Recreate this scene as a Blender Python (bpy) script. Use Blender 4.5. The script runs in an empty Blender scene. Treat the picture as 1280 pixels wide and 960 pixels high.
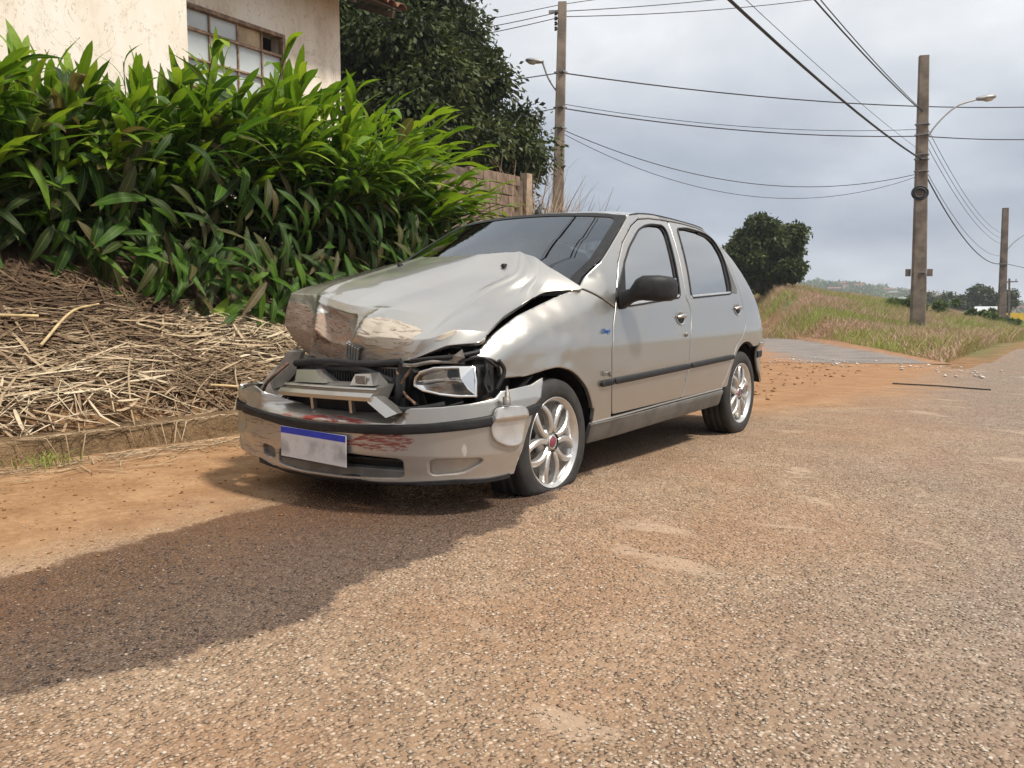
import bpy, bmesh, math, random
import numpy as np
from mathutils import Vector, Matrix, noise
from mathutils.geometry import delaunay_2d_cdt

scene = bpy.context.scene
COL = scene.collection
R = math.radians

# ------------------------------------------------------------------ camera
cam_data = bpy.data.cameras.new("camera")
cam = bpy.data.objects.new("camera", cam_data)
COL.objects.link(cam)
cam_data.sensor_width = 36.0
cam_data.lens = 28.575
cam_data.clip_start = 0.05
cam_data.clip_end = 6000
yaw, pitch, roll = R(-35.17), R(-5.05), R(-0.13)
fwd = Vector((math.sin(yaw) * math.cos(pitch), math.cos(yaw) * math.cos(pitch), math.sin(pitch)))
rgt = Vector((math.cos(yaw), -math.sin(yaw), 0))
upv = rgt.cross(fwd)
r2 = rgt * math.cos(roll) + upv * math.sin(roll)
u2 = -rgt * math.sin(roll) + upv * math.cos(roll)
cam.matrix_world = Matrix(((r2.x, u2.x, -fwd.x, 2.655), (r2.y, u2.y, -fwd.y, -3.04), (r2.z, u2.z, -fwd.z, 0.823), (0, 0, 0, 1)))
scene.camera = cam

# ------------------------------------------------------------------ render look
scene.view_settings.view_transform = 'Standard'
scene.view_settings.look = 'None'
scene.view_settings.gamma = 1.0
scene.view_settings.use_curve_mapping = False
scene.view_settings.exposure = 0.5
scene.cycles.max_bounces = 7
scene.cycles.diffuse_bounces = 3
scene.cycles.glossy_bounces = 3
scene.cycles.use_adaptive_sampling = True
scene.cycles.adaptive_threshold = 0.02
scene.cycles.transparent_max_bounces = 12
scene.cycles.volume_bounces = 0

# ------------------------------------------------------------------ node helper
class NT:
    def __init__(self, tree):
        self.t = tree
        self.N = tree.nodes
        self.L = tree.links
    def n(self, typ, **kw):
        nd = self.N.new(typ)
        for k, v in kw.items():
            setattr(nd, k, v)
        return nd
    def set(self, sock, v):
        if hasattr(v, 'is_output') or isinstance(v, bpy.types.NodeSocket):
            self.L.new(v, sock)
        else:
            if sock.type == 'RGBA' and len(v) == 3:
                v = (*v, 1)
            sock.default_value = v
    def math(self, op, a, b=0.0, c=0.0, clamp=False):
        nd = self.n('ShaderNodeMath', operation=op, use_clamp=clamp)
        self.set(nd.inputs[0], a); self.set(nd.inputs[1], b)
        if op in ('MULTIPLY_ADD', 'SMOOTH_MIN', 'COMPARE'):
            self.set(nd.inputs[2], c)
        return nd.outputs[0]
    def vmath(self, op, a, b=(0, 0, 0)):
        nd = self.n('ShaderNodeVectorMath', operation=op)
        self.set(nd.inputs[0], a); self.set(nd.inputs[1], b)
        return nd.outputs['Value' if op in ('LENGTH', 'DISTANCE', 'DOT_PRODUCT') else 'Vector']
    def mix(self, f, a, b, mode='MIX'):
        nd = self.n('ShaderNodeMix', data_type='RGBA', blend_type=mode)
        self.set(nd.inputs['Factor'], f); self.set(nd.inputs[6], a); self.set(nd.inputs[7], b)
        return nd.outputs[2]
    def mixf(self, f, a, b):
        nd = self.n('ShaderNodeMix', data_type='FLOAT')
        self.set(nd.inputs['Factor'], f); self.set(nd.inputs[2], a); self.set(nd.inputs[3], b)
        return nd.outputs[0]
    def noise(self, vec, scale, detail=3.0, rough=0.55, dist=0.0):
        nd = self.n('ShaderNodeTexNoise')
        if vec is not None: self.set(nd.inputs['Vector'], vec)
        self.set(nd.inputs['Scale'], scale); self.set(nd.inputs['Detail'], detail)
        self.set(nd.inputs['Roughness'], rough); self.set(nd.inputs['Distortion'], dist)
        return nd.outputs['Fac']
    def voro(self, vec, scale, feature='F1', rnd=1.0):
        nd = self.n('ShaderNodeTexVoronoi', feature=feature)
        if vec is not None: self.set(nd.inputs['Vector'], vec)
        self.set(nd.inputs['Scale'], scale); self.set(nd.inputs['Randomness'], rnd)
        return nd
    def step(self, v, lo, hi, a=0.0, b=1.0):
        nd = self.n('ShaderNodeMapRange', interpolation_type='SMOOTHSTEP')
        self.set(nd.inputs[0], v); self.set(nd.inputs[1], lo); self.set(nd.inputs[2], hi)
        self.set(nd.inputs[3], a); self.set(nd.inputs[4], b)
        return nd.outputs[0]
    def ramp(self, f, stops):
        nd = self.n('ShaderNodeValToRGB')
        cr = nd.color_ramp
        while len(cr.elements) > 1: cr.elements.remove(cr.elements[0])
        cr.elements[0].position = stops[0][0]; cr.elements[0].color = (*stops[0][1], 1)
        for p, c in stops[1:]:
            e = cr.elements.new(p); e.color = (*c, 1)
        self.set(nd.inputs[0], f)
        return nd.outputs[0]
    def mapping(self, vec, scale=(1, 1, 1), loc=(0, 0, 0), rot=(0, 0, 0)):
        nd = self.n('ShaderNodeMapping')
        self.set(nd.inputs[0], vec); nd.inputs[1].default_value = loc
        nd.inputs[2].default_value = rot; nd.inputs[3].default_value = scale
        return nd.outputs[0]
    def bump(self, h, strength=0.3, dist=0.01, normal=None):
        nd = self.n('ShaderNodeBump')
        nd.inputs['Strength'].default_value = strength; nd.inputs['Distance'].default_value = dist
        self.set(nd.inputs['Height'], h)
        if normal is not None: self.set(nd.inputs['Normal'], normal)
        return nd.outputs[0]
    def xyz(self, vec):
        nd = self.n('ShaderNodeSeparateXYZ'); self.set(nd.inputs[0], vec)
        return nd.outputs

def newmat(name):
    m = bpy.data.materials.new(name)
    m.use_nodes = True
    nt = NT(m.node_tree)
    b = m.node_tree.nodes['Principled BSDF']
    return m, nt, b

def P(b, **kw):
    names = dict(col='Base Color', rough='Roughness', metal='Metallic', spec='Specular IOR Level', coat='Coat Weight', coatr='Coat Roughness',
                 trans='Transmission Weight', ior='IOR', normal='Normal', alpha='Alpha', emit='Emission Color', emits='Emission Strength', sss='Subsurface Weight')
    for k, v in kw.items():
        s = b.inputs[names[k]]
        if isinstance(v, bpy.types.NodeSocket): b.id_data.links.new(v, s)
        else:
            if s.type == 'RGBA' and len(v) == 3: v = (*v, 1)
            s.default_value = v

def simple(name, col, rough=0.5, metal=0.0, var=0.12, scale=20.0, spec=0.5, coat=0.0, bump=0.0, bscale=None):
    """plain surface with slight procedural variation of colour and gloss"""
    m, nt, b = newmat(name)
    tc = nt.n('ShaderNodeTexCoord').outputs['Object']
    f = nt.noise(tc, scale, 4.0)
    dark = tuple(c * (1 - var) for c in col); lite = tuple(min(1, c * (1 + var)) for c in col)
    c = nt.mix(nt.step(f, 0.3, 0.7), dark, lite)
    P(b, col=c, rough=nt.mixf(f, max(0.02, rough - 0.08), min(1, rough + 0.08)), metal=metal, spec=spec, coat=coat)
    if bump:
        P(b, normal=nt.bump(nt.noise(tc, bscale or scale * 6, 4.0), bump, 0.01))
    return m

# ------------------------------------------------------------------ world: cloudy daylight sky
SUN_EL, SUN_AZ = R(58), R(84)      # azimuth measured from +Y towards +X
world = bpy.data.worlds.new("World")
scene.world = world
world.use_nodes = True
wn = NT(world.node_tree)
bg = world.node_tree.nodes['Background']
sky = wn.n('ShaderNodeTexSky', sky_type='NISHITA', sun_disc=False, sun_elevation=SUN_EL, sun_rotation=SUN_AZ)
wtc = wn.n('ShaderNodeTexCoord').outputs['Generated']
wz = wn.xyz(wtc)[2]
wx, wy, _ = wn.xyz(wtc)
# cloud sheet: flatten the direction so that clouds stretch towards the horizon
zz = wn.math('ADD', wn.math('MAXIMUM', wz, 0.0), 0.22)
cv = wn.n('ShaderNodeCombineXYZ')
wn.set(cv.inputs[0], wn.math('DIVIDE', wx, zz)); wn.set(cv.inputs[1], wn.math('DIVIDE', wy, zz))
c1 = wn.noise(cv.outputs[0], 0.75, 6.0, 0.52, 0.4)
c2 = wn.noise(cv.outputs[0], 2.2, 5.0, 0.55, 0.3)
cl = wn.math('ADD', wn.math('MULTIPLY', c1, 0.75), wn.math('MULTIPLY', c2, 0.25))
base = wn.ramp(wz, [(0.0, (5.2, 5.5, 6.0)), (0.03, (4.7, 5.1, 5.75)), (0.09, (3.3, 3.75, 4.5)), (0.16, (3.9, 4.3, 4.95)), (0.28, (6.5, 6.7, 7.0)), (0.5, (7.0, 7.1, 7.3)), (1.0, (8.6, 8.6, 8.7))])
shade = wn.ramp(cl, [(0.36, (0.66, 0.70, 0.76)), (0.45, (0.88, 0.90, 0.93)), (0.52, (1.06, 1.06, 1.05)), (0.62, (1.42, 1.40, 1.36))])
clouds = wn.mix(1.0, base, shade, 'MULTIPLY')
skyc = wn.mix(0.93, sky.outputs[0], clouds)
wn.L.new(skyc, bg.inputs['Color'])
bg.inputs['Strength'].default_value = 0.088

sun_d = bpy.data.lights.new("sun", 'SUN')
sun_d.energy = 3.3
sun_d.angle = R(7)
sun_d.color = (1.0, 0.93, 0.82)
sun = bpy.data.objects.new("sun", sun_d)
COL.objects.link(sun)
sdir = Vector((math.sin(SUN_AZ) * math.cos(SUN_EL), math.cos(SUN_AZ) * math.cos(SUN_EL), math.sin(SUN_EL)))
sun.rotation_euler = sdir.to_track_quat('Z', 'Y').to_euler()
sun.location = sdir * 30

# ------------------------------------------------------------------ object helpers
def link(name, me, mats, parent=None):
    o = bpy.data.objects.new(name, me)
    COL.objects.link(o)
    if mats is not None:
        for m in (mats if isinstance(mats, (list, tuple)) else [mats]):
            me.materials.append(m)
    if parent is not None: o.parent = parent
    return o

def tag(o, label, cat, group=None):
    o["label"] = label; o["category"] = cat
    if group: o["group"] = group
    return o

def kind(o, k):
    o["kind"] = k
    return o

def empty(name, loc=(0, 0, 0), rot=(0, 0, 0)):
    o = bpy.data.objects.new(name, None)
    o.empty_display_size = 0.2
    COL.objects.link(o)
    o.location = loc; o.rotation_euler = rot
    return o

def mesh(name, V, F, mats, parent=None, smooth=False, uv=None):
    me = bpy.data.meshes.new(name)
    me.from_pydata([tuple(v) for v in V], [], [tuple(f) for f in F])
    if smooth: me.polygons.foreach_set('use_smooth', [True] * len(me.polygons))
    me.update()
    return link(name, me, mats, parent)

class MB:
    """collects simple solids into one mesh"""
    def __init__(self): self.V = []; self.F = []; self.S = []; self.M = []
    def add(self, V, F, smooth=False, mi=0):
        o = len(self.V)
        self.V += [tuple(v) for v in V]
        for f in F:
            self.F.append(tuple(i + o for i in f)); self.S.append(smooth); self.M.append(mi)
        return self
    def box(self, c, s, rot=None, mi=0, taper=1.0):
        hx, hy, hz = s[0] / 2, s[1] / 2, s[2] / 2
        V = []
        for z in (-1, 1):
            k = taper if z > 0 else 1.0
            for x, y in ((-1, -1), (1, -1), (1, 1), (-1, 1)):
                v = Vector((x * hx * k, y * hy * k, z * hz))
                if rot is not None: v = rot @ v
                V.append(v + Vector(c))
        self.add(V, [(3, 2, 1, 0), (4, 5, 6, 7), (0, 1, 5, 4), (1, 2, 6, 5), (2, 3, 7, 6), (3, 0, 4, 7)], False, mi)
        return self
    def tube(self, pts, r, n=8, cap=True, mi=0, smooth=True):
        pts = [Vector(p) for p in pts]
        rs = r if isinstance(r, (list, tuple)) else [r] * len(pts)
        rings = []
        a = None
        for i, p in enumerate(pts):
            d = (pts[min(i + 1, len(pts) - 1)] - pts[max(i - 1, 0)])
            if d.length < 1e-9: d = Vector((0, 0, 1))
            d.normalize()
            if a is None:
                a = d.orthogonal().normalized()
            else:
                a = (a - d * a.dot(d))
                a = a.normalized() if a.length > 1e-6 else d.orthogonal().normalized()
            b = d.cross(a)
            rings.append([p + (a * math.cos(t) + b * math.sin(t)) * rs[i] for t in [2 * math.pi * k / n for k in range(n)]])
        V = [v for rg in rings for v in rg]
        F = []
        for i in range(len(rings) - 1):
            for k in range(n):
                k2 = (k + 1) % n
                F.append((i * n + k, i * n + k2, (i + 1) * n + k2, (i + 1) * n + k))
        self.add(V, F, smooth, mi)
        if cap:
            self.add([v for v in rings[0]], [tuple(range(n - 1, -1, -1))], False, mi)
            self.add([v for v in rings[-1]], [tuple(range(n))], False, mi)
        return self
    def lathe(self, prof, n=24, mtx=None, mi=0, smooth=True, close=False):
        """prof: list of (radius, axial) turned round local X"""
        V = []; F = []
        m = len(prof)
        for k in range(n):
            t = 2 * math.pi * k / n
            for r_, a in prof:
                v = Vector((a, r_ * math.cos(t), r_ * math.sin(t)))
                V.append(mtx @ v if mtx is not None else v)
        mm = m if close else m - 1
        for k in range(n):
            k2 = (k + 1) % n
            for j in range(mm):
                j2 = (j + 1) % m
                F.append((k * m + j, k2 * m + j, k2 * m + j2, k * m + j2))
        self.add(V, F, smooth, mi)
        return self
    def build(self, name, mats, parent=None):
        me = bpy.data.meshes.new(name)
        me.from_pydata(self.V, [], self.F)
        me.polygons.foreach_set('use_smooth', self.S)
        me.polygons.foreach_set('material_index', self.M)
        me.update()
        return link(name, me, mats, parent)

def catmull(Pn, t):
    n = len(Pn) - 1
    t = min(max(t, 0), 1) * n
    i = min(int(t), n - 1); f = t - i
    p1, p2 = Pn[i], Pn[i + 1]
    p0 = Pn[i - 1] if i > 0 else 2 * p1 - p2
    p3 = Pn[i + 2] if i + 2 <= n else 2 * p2 - p1
    return 0.5 * ((2 * p1) + (-p0 + p2) * f + (2 * p0 - 5 * p1 + 4 * p2 - p3) * f * f + (-p0 + 3 * p1 - 3 * p2 + p3) * f ** 3)

def spline(pts, n):
    A = [np.array(p, float) for p in pts]
    return [tuple(catmull(A, i / (n - 1))) for i in range(n)]

# ---- 2-D polygons
def area(p):
    return 0.5 * sum(p[i][0] * p[(i + 1) % len(p)][1] - p[(i + 1) % len(p)][0] * p[i][1] for i in range(len(p)))
def ccw(p):
    return list(p) if area(p) > 0 else list(reversed(p))
def rc(p, r=0.03, it=2):
    """round the corners of a closed polygon"""
    p = list(p)
    for _ in range(it):
        q = []
        n = len(p)
        for i in range(n):
            a = Vector(p[i - 1]); b = Vector(p[i]); c = Vector(p[(i + 1) % n])
            d1 = (a - b); d2 = (c - b)
            q.append(tuple(b + d1.normalized() * min(r, d1.length * 0.25)) if d1.length > 1e-6 else tuple(b))
            q.append(tuple(b + d2.normalized() * min(r, d2.length * 0.25)) if d2.length > 1e-6 else tuple(b))
        p = q
        r *= 0.5
    return p
def inset(p, d):
    p = ccw(p); n = len(p); q = []
    for i in range(n):
        a = Vector(p[i - 1]); b = Vector(p[i]); c = Vector(p[(i + 1) % n])
        e1 = (b - a); e2 = (c - b)
        if e1.length < 1e-7 or e2.length < 1e-7:
            q.append(tuple(b)); continue
        n1 = Vector((-e1.y, e1.x)).normalized(); n2 = Vector((-e2.y, e2.x)).normalized()
        m = n1 + n2
        m = m.normalized() if m.length > 1e-4 else n1
        k = d / max(0.5, m.dot(n1))
        q.append(tuple(b + m * k))
    return q
def densify(p, h):
    q = []
    for i in range(len(p)):
        a = Vector(p[i]); b = Vector(p[(i + 1) % len(p)])
        k = max(1, int(math.ceil((b - a).length / h)))
        for j in range(k): q.append(tuple(a.lerp(b, j / k)))
    return q
def inside(pts, poly):
    """numpy even-odd test"""
    pts = np.asarray(pts); x, y = pts[:, 0], pts[:, 1]
    P_ = np.asarray(poly); r = np.zeros(len(pts), bool)
    j = len(P_) - 1
    for i in range(len(P_)):
        xi, yi = P_[i]; xj, yj = P_[j]
        c = ((yi > y) != (yj > y)) & (x < (xj - xi) * (y - yi) / (yj - yi + 1e-15) + xi)
        r ^= c; j = i
    return r

def panel(name, poly, lift, mats, parent=None, holes=(), h=0.03, thick=0.012, bev=0.004, flip=False, inscale=1.0, facet=False):
    """a sheet-metal panel: a flat outline lifted on to a surface, edges rolled over and returned by `thick`"""
    poly = ccw(poly); holes = [list(reversed(ccw(q))) for q in holes]
    loops = [densify(poly, h)] + [densify(q, h) for q in holes]
    pts = []; bl = []
    for lp in loops:
        bl.append((len(pts), len(lp))); pts += lp
    nb = len(pts)
    A = np.array(poly); mn, mx = A.min(0), A.max(0)
    g = []
    rows = int((mx[1] - mn[1]) / (h * 0.87)) + 2
    for r_ in range(rows):
        y = mn[1] + r_ * h * 0.87
        x = mn[0] + (0.5 * h if r_ % 2 else 0)
        while x < mx[0]:
            g.append((x, y)); x += h
    g = np.array(g) if g else np.zeros((0, 2))
    B = np.array(pts)
    if len(g):
        ok = inside(g, poly)
        for q in holes: ok &= ~inside(g, q)
        g = g[ok]
    ring = []
    if bev:
        for (s, n) in bl:
            lp = pts[s:s + n]
            for i in range(n):
                a = Vector(lp[i - 1]); b = Vector(lp[i]); c = Vector(lp[(i + 1) % n])
                t = (c - a)
                if t.length < 1e-9: continue
                nn = Vector((-t.y, t.x)).normalized()
                ring.append(tuple(b + nn * bev * inscale * 1.4))
    if len(g):
        d2 = ((g[:, None, :] - B[None, :, :]) ** 2).sum(-1).min(1)
        g = g[d2 > (0.45 * h) ** 2]
    allp = [Vector(p) for p in pts] + [Vector(p) for p in ring] + [Vector(p) for p in g]
    edges = []
    for (s, n) in bl: edges += [(s + i, s + (i + 1) % n) for i in range(n)]
    vo, eo, fo, ov, oe, of = delaunay_2d_cdt(allp, edges, [], 0, 1e-6)
    vo2 = np.array([(v.x, v.y) for v in vo])
    F = np.array([f for f in fo if len(f) == 3])
    cen = vo2[F].mean(1)
    ok = inside(cen, poly)
    for q in holes: ok &= ~inside(cen, q)
    F = F[ok]
    m = {}
    for k, src in enumerate(ov):
        for s in src: m[s] = k
    V = []; Nn = []
    e = 1e-3 * inscale
    for (u, v) in vo2:
        p = Vector(lift(u, v))
        du = Vector(lift(u + e, v)) - Vector(lift(u - e, v)); dv = Vector(lift(u, v + e)) - Vector(lift(u, v - e))
        n = du.cross(dv)
        n = n.normalized() if n.length > 1e-12 else Vector((0, 0, 1))
        if flip: n = -n
        V.append(p); Nn.append(n)
    Vn = [n.copy() for n in Nn]
    if bev:
        for (s, n) in bl:
            for i in range(n):
                k = m[s + i]
                a = Vector(vo2[m[s + i - 1 if i else s + n - 1]]); c = Vector(vo2[m[s + (i + 1) % n]])
                t = c - a
                if t.length < 1e-9: continue
                ow = Vector((t.y, -t.x)).normalized() * e
                u, v = vo2[k]
                od = Vector(lift(u + ow.x, v + ow.y)) - V[k]
                if od.length > 1e-12: Vn[k] = (Nn[k] + od.normalized() * 1.1).normalized()
                V[k] = V[k] - Nn[k] * bev * 0.8
    FF = [tuple(f) if not flip else tuple(reversed(f)) for f in F.tolist()]
    nv = len(V)
    ln = []
    for f in FF:
        for k in f: ln.append(Vn[k])
    sm = [not facet] * len(FF)
    uvs = [tuple(vo2[k]) for f in FF for k in f]
    if thick:
        for (s, n) in bl:
            st = len(V)
            for i in range(n):
                k = m[s + i]
                V.append(V[k].copy()); V.append(V[k] - Nn[k] * thick)
            for i in range(n):
                i2 = (i + 1) % n
                a, b, c, d = st + 2 * i, st + 2 * i2, st + 2 * i2 + 1, st + 2 * i + 1
                q = (a, d, c, b) if not flip else (a, b, c, d)
                FF.append(q); sm.append(False)
                fn = (V[q[1]] - V[q[0]]).cross(V[q[2]] - V[q[0]])
                fn = fn.normalized() if fn.length > 1e-12 else Vector((0, 0, 1))
                ln += [fn] * 4
                for k in q: uvs.append(tuple(vo2[m[s + ((k - st) // 2)]]))
    me = bpy.data.meshes.new(name)
    me.from_pydata([tuple(v) for v in V], [], FF)
    me.polygons.foreach_set('use_smooth', [True] * len(FF))
    ul = me.uv_layers.new(name="param")
    ul.data.foreach_set('uv', np.array(uvs, dtype=np.float32).ravel())
    if not facet: me.normals_split_custom_set([tuple(v) for v in ln])
    else: me.polygons.foreach_set('use_smooth', [False] * len(FF))
    me.update()
    return link(name, me, mats, parent)

def text_mesh(name, body, size, mat, parent, origin, xdir, ydir, extrude=0.001, shear=0.0):
    cu = bpy.data.curves.new(name, 'FONT')
    cu.body = body; cu.size = size; cu.extrude = extrude; cu.shear = shear
    cu.align_x = 'CENTER'; cu.align_y = 'CENTER'; cu.resolution_u = 3
    tmp = bpy.data.objects.new(name + "_tmp", cu)
    me = bpy.data.meshes.new_from_object(tmp)
    bpy.data.objects.remove(tmp); bpy.data.curves.remove(cu)
    me.name = name
    x = Vector(xdir).normalized(); y = Vector(ydir).normalized(); z = x.cross(y)
    o_ = Vector(origin)
    for v in me.vertices: v.co = o_ + x * v.co.x + y * v.co.y + z * v.co.z
    me.materials.clear()
    return link(name, me, mat, parent)
# ================================================================== THE CRASHED CAR (built in its own frame: X = its left, Y = rearward)
def car_materials():
    M = {}
    # champagne silver paint, dusty low down, with scrape marks where the param map says so
    def paint(name, marks=None):
        m, nt, b = newmat(name)
        tc = nt.n('ShaderNodeTexCoord').outputs['Object']
        z = nt.xyz(tc)[2]
        n1 = nt.noise(tc, 3.0, 5.0, 0.6)
        n2 = nt.noise(tc, 38.0, 4.0, 0.6)
        fl = nt.noise(tc, 900.0, 1.0)
        base = nt.mix(fl, (0.40, 0.385, 0.355), (0.50, 0.485, 0.45))
        dust = nt.math('MULTIPLY', nt.step(nt.math('ADD', z, nt.math('MULTIPLY', nt.math('SUBTRACT', n1, 0.5), 0.5)), 0.50, 0.08), nt.step(n2, 0.25, 0.8, 0.22, 0.6))
        film = nt.math('MULTIPLY', nt.step(n1, 0.45, 0.75), 0.14)
        dust = nt.math('MAXIMUM', dust, film)
        col = base; rough = nt.mixf(n1, 0.28, 0.37); metal = 0.86; coat = 0.95
        hb = None
        if marks:
            col, rough, metal, coat, hb = marks(nt, tc, col, rough, metal, coat)
        col = nt.mix(dust, col, (0.30, 0.20, 0.125))
        metal = nt.math('MULTIPLY', metal, nt.math('SUBTRACT', 1.0, dust))
        coat = nt.math('MULTIPLY', coat, nt.math('SUBTRACT', 1.0, dust))
        rough = nt.mixf(dust, rough, 0.85)
        P(b, col=col, rough=rough, metal=metal, coat=coat, coatr=0.04)
        h = nt.noise(tc, 7.0, 2.0)
        nb = nt.bump(h, 0.02, 0.01)
        if hb is not None: nb = nt.bump(hb, 0.6, 0.004, nb)
        P(b, normal=nb)
        return m
    def uvm(nt):
        nd = nt.n('ShaderNodeUVMap'); nd.uv_map = "param"
        return nd.outputs[0]
    def blob(nt, uv, c, r, seed, soft=0.25, nz=0.7, rot=0.0, sc=9.0):
        v = nt.mapping(nt.vmath('SUBTRACT', uv, (c[0], c[1], 0)), (1 / r[0], 1 / r[1], 1), (0, 0, 0), (0, 0, rot))
        d = nt.vmath('LENGTH', v)
        k = nt.noise(nt.vmath('ADD', uv, (seed, seed * 1.7, 0)), sc, 4.0, 0.6)
        d = nt.math('ADD', d, nt.math('MULTIPLY', nt.math('SUBTRACT', k, 0.5), nz * 2))
        return nt.step(d, 1.0, 1.0 - soft)
    def hood_marks(nt, tc, col, rough, metal, coat):
        uv = uvm(nt)
        str_ = nt.noise(nt.mapping(uv, (9, 22, 1), (0, 0, 0), (0, 0, 0.45)), 1.3, 7.0, 0.72, 1.6)
        fine = nt.noise(nt.mapping(uv, (20, 90, 1), (0, 0, 0), (0, 0, 0.5)), 1.5, 5.0, 0.7)
        m1 = blob(nt, uv, (0.268, 0.205), (0.105, 0.155), 1.3, 0.07, 0.3)
        m2 = blob(nt, uv, (0.06, 0.17), (0.13, 0.2), 4.1, 0.08, 0.4)
        m3 = blob(nt, uv, (0.53, 0.22), (0.115, 0.115), 2.7, 0.08, 0.5, 0.3)
        m4 = blob(nt, uv, (0.79, 0.17), (0.055, 0.06), 6.2, 0.2, 0.35)
        m5 = blob(nt, uv, (0.35, 0.055), (0.36, 0.05), 3.3, 0.35, 0.9, -0.03)
        m6 = blob(nt, uv, (0.20, 0.07), (0.2, 0.09), 8.3, 0.3, 0.6)
        a = nt.math('MAXIMUM', nt.math('MAXIMUM', m1, m2), nt.math('MAXIMUM', nt.math('MULTIPLY', nt.math('MAXIMUM', m5, m6), nt.step(str_, 0.42, 0.62)), nt.math('MULTIPLY', nt.math('MAXIMUM', m3, m4), 0.85)))
        mud = nt.ramp(str_, [(0.30, (0.05, 0.032, 0.024)), (0.42, (0.20, 0.13, 0.085)), (0.50, (0.36, 0.285, 0.22)), (0.57, (0.22, 0.14, 0.09)), (0.70, (0.46, 0.38, 0.30))])
        red = nt.math('MULTIPLY', nt.math('MAXIMUM', m1, m6), nt.step(nt.noise(nt.mapping(uv, (6, 42, 1), (3, 1, 0), (0, 0, 0.15)), 1.7, 4.0, 0.6, 0.5), 0.55, 0.66))
        mud = nt.mix(nt.math('MULTIPLY', red, 0.7), mud, (0.42, 0.115, 0.06))
        pale = nt.mix(fine, (0.36, 0.295, 0.21), (0.60, 0.54, 0.45))
        mud = nt.mix(nt.math('MULTIPLY', nt.math('MAXIMUM', m3, m4), nt.step(str_, 0.36, 0.5)), mud, pale)
        cracks = nt.math('MULTIPLY', nt.math('MAXIMUM', m1, m2), nt.step(nt.noise(nt.mapping(uv, (9, 30, 1), (7, 2, 0), (0, 0, 0.4)), 1.4, 6.0, 0.7, 1.2), 0.60, 0.66))
        mud = nt.mix(cracks, mud, (0.04, 0.03, 0.025))
        def outline(mk): return nt.math('MULTIPLY', nt.step(mk, 0.05, 0.4), nt.step(mk, 0.95, 0.6))
        rimk = nt.math('MAXIMUM', outline(m1), nt.math('MAXIMUM', outline(m2), nt.math('MULTIPLY', outline(m3), 0.6)))
        mud = nt.mix(rimk, mud, (0.07, 0.045, 0.03))
        house_refl = nt.math('MULTIPLY', nt.step(nt.xyz(uv)[0], 0.22, 0.08), nt.math('MULTIPLY', nt.step(nt.xyz(uv)[1], 0.35, 0.5), 0.35))  # tan tint: warm reflection of the house painted into the colour
        col = nt.mix(nt.math('MULTIPLY', house_refl, 1.0), col, (0.42, 0.31, 0.20))
        col = nt.mix(a, col, mud)
        hb = nt.math('MULTIPLY', a, nt.math('ADD', str_, nt.math('MULTIPLY', fine, 0.4)))
        return col, nt.mixf(a, rough, 0.72), nt.math('MULTIPLY', metal, nt.math('SUBTRACT', 1.0, a)), nt.math('MULTIPLY', coat, nt.math('SUBTRACT', 1.0, a)), hb
    def bumper_marks(nt, tc, col, rough, metal, coat):
        uv = uvm(nt)
        sw = nt.noise(nt.mapping(uv, (7, 16, 1), (0, 0, 0), (0, 0, 0.5)), 3.0, 4.0, 0.6, 1.4)
        r1 = nt.math('MULTIPLY', blob(nt, uv, (0.622, 0.352), (0.055, 0.042), 2.2, 0.12, 0.9, 0, 22.0), nt.step(nt.noise(nt.mapping(uv, (10, 34, 1), (0, 0, 0), (0, 0, -0.7)), 2.4, 5.0, 0.65, 1.8), 0.44, 0.52))
        r2 = nt.math('MULTIPLY', blob(nt, uv, (0.52, 0.425), (0.09, 0.014), 5.2, 0.3, 0.8, 0.05, 16.0), nt.step(sw, 0.47, 0.55))
        red = nt.math('MAXIMUM', r1, r2)
        sc_ = nt.math('MULTIPLY', blob(nt, uv, (0.38, 0.30), (0.09, 0.16), 3.9, 0.4, 0.8), nt.step(nt.noise(nt.mapping(uv, (16, 60, 1), (0, 0, 0), (0, 0, 0.9)), 1.2, 6.0, 0.7, 0.6), 0.52, 0.60))
        s2 = nt.math('MULTIPLY', blob(nt, uv, (0.5, 0.5), (0.22, 0.07), 7.7, 0.4, 0.9), nt.step(nt.noise(nt.mapping(uv, (7, 80, 1)), 1.6, 6.0, 0.7, 0.3), 0.56, 0.62))
        tick = blob(nt, uv, (0.775, 0.325), (0.006, 0.03), 1.1, 0.3, 0.5, -0.45, 60.0)
        col = nt.mix(nt.math('MAXIMUM', sc_, s2), col, (0.19, 0.14, 0.10))
        col = nt.mix(tick, col, (0.7, 0.7, 0.68))
        col = nt.mix(red, col, (0.20, 0.022, 0.016))
        a = nt.math('MAXIMUM', red, nt.math('MAXIMUM', sc_, s2))
        return col, nt.mixf(a, rough, 0.6), nt.math('MULTIPLY', metal, nt.math('SUBTRACT', 1.0, a)), nt.math('MULTIPLY', coat, nt.math('SUBTRACT', 1.0, a)), None
    M['paint'] = paint('silver_paint')
    M['hood'] = paint('scraped_silver_paint', hood_marks)
    M['bumper'] = paint('bumper_silver_paint', bumper_marks)
    M['trim'] = simple('black_plastic', (0.017, 0.017, 0.018), 0.55, var=0.3, scale=30, bump=0.1, spec=0.3)
    M['grey'] = simple('grey_plastic', (0.105, 0.102, 0.095), 0.48, var=0.25, scale=12)
    M['dark'] = simple('engine_bay_black', (0.012, 0.012, 0.013), 0.6, var=0.4, scale=25)
    M['rubber'] = simple('tyre_rubber', (0.026, 0.025, 0.024), 0.72, var=0.35, scale=15, bump=0.15)
    M['alloy'] = simple('alloy_wheel', (0.62, 0.61, 0.59), 0.3, metal=0.75, var=0.1, scale=18, coat=0.3)
    M['chrome'] = simple('chrome', (0.78, 0.76, 0.73), 0.08, metal=1.0, var=0.06, scale=9)
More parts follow.
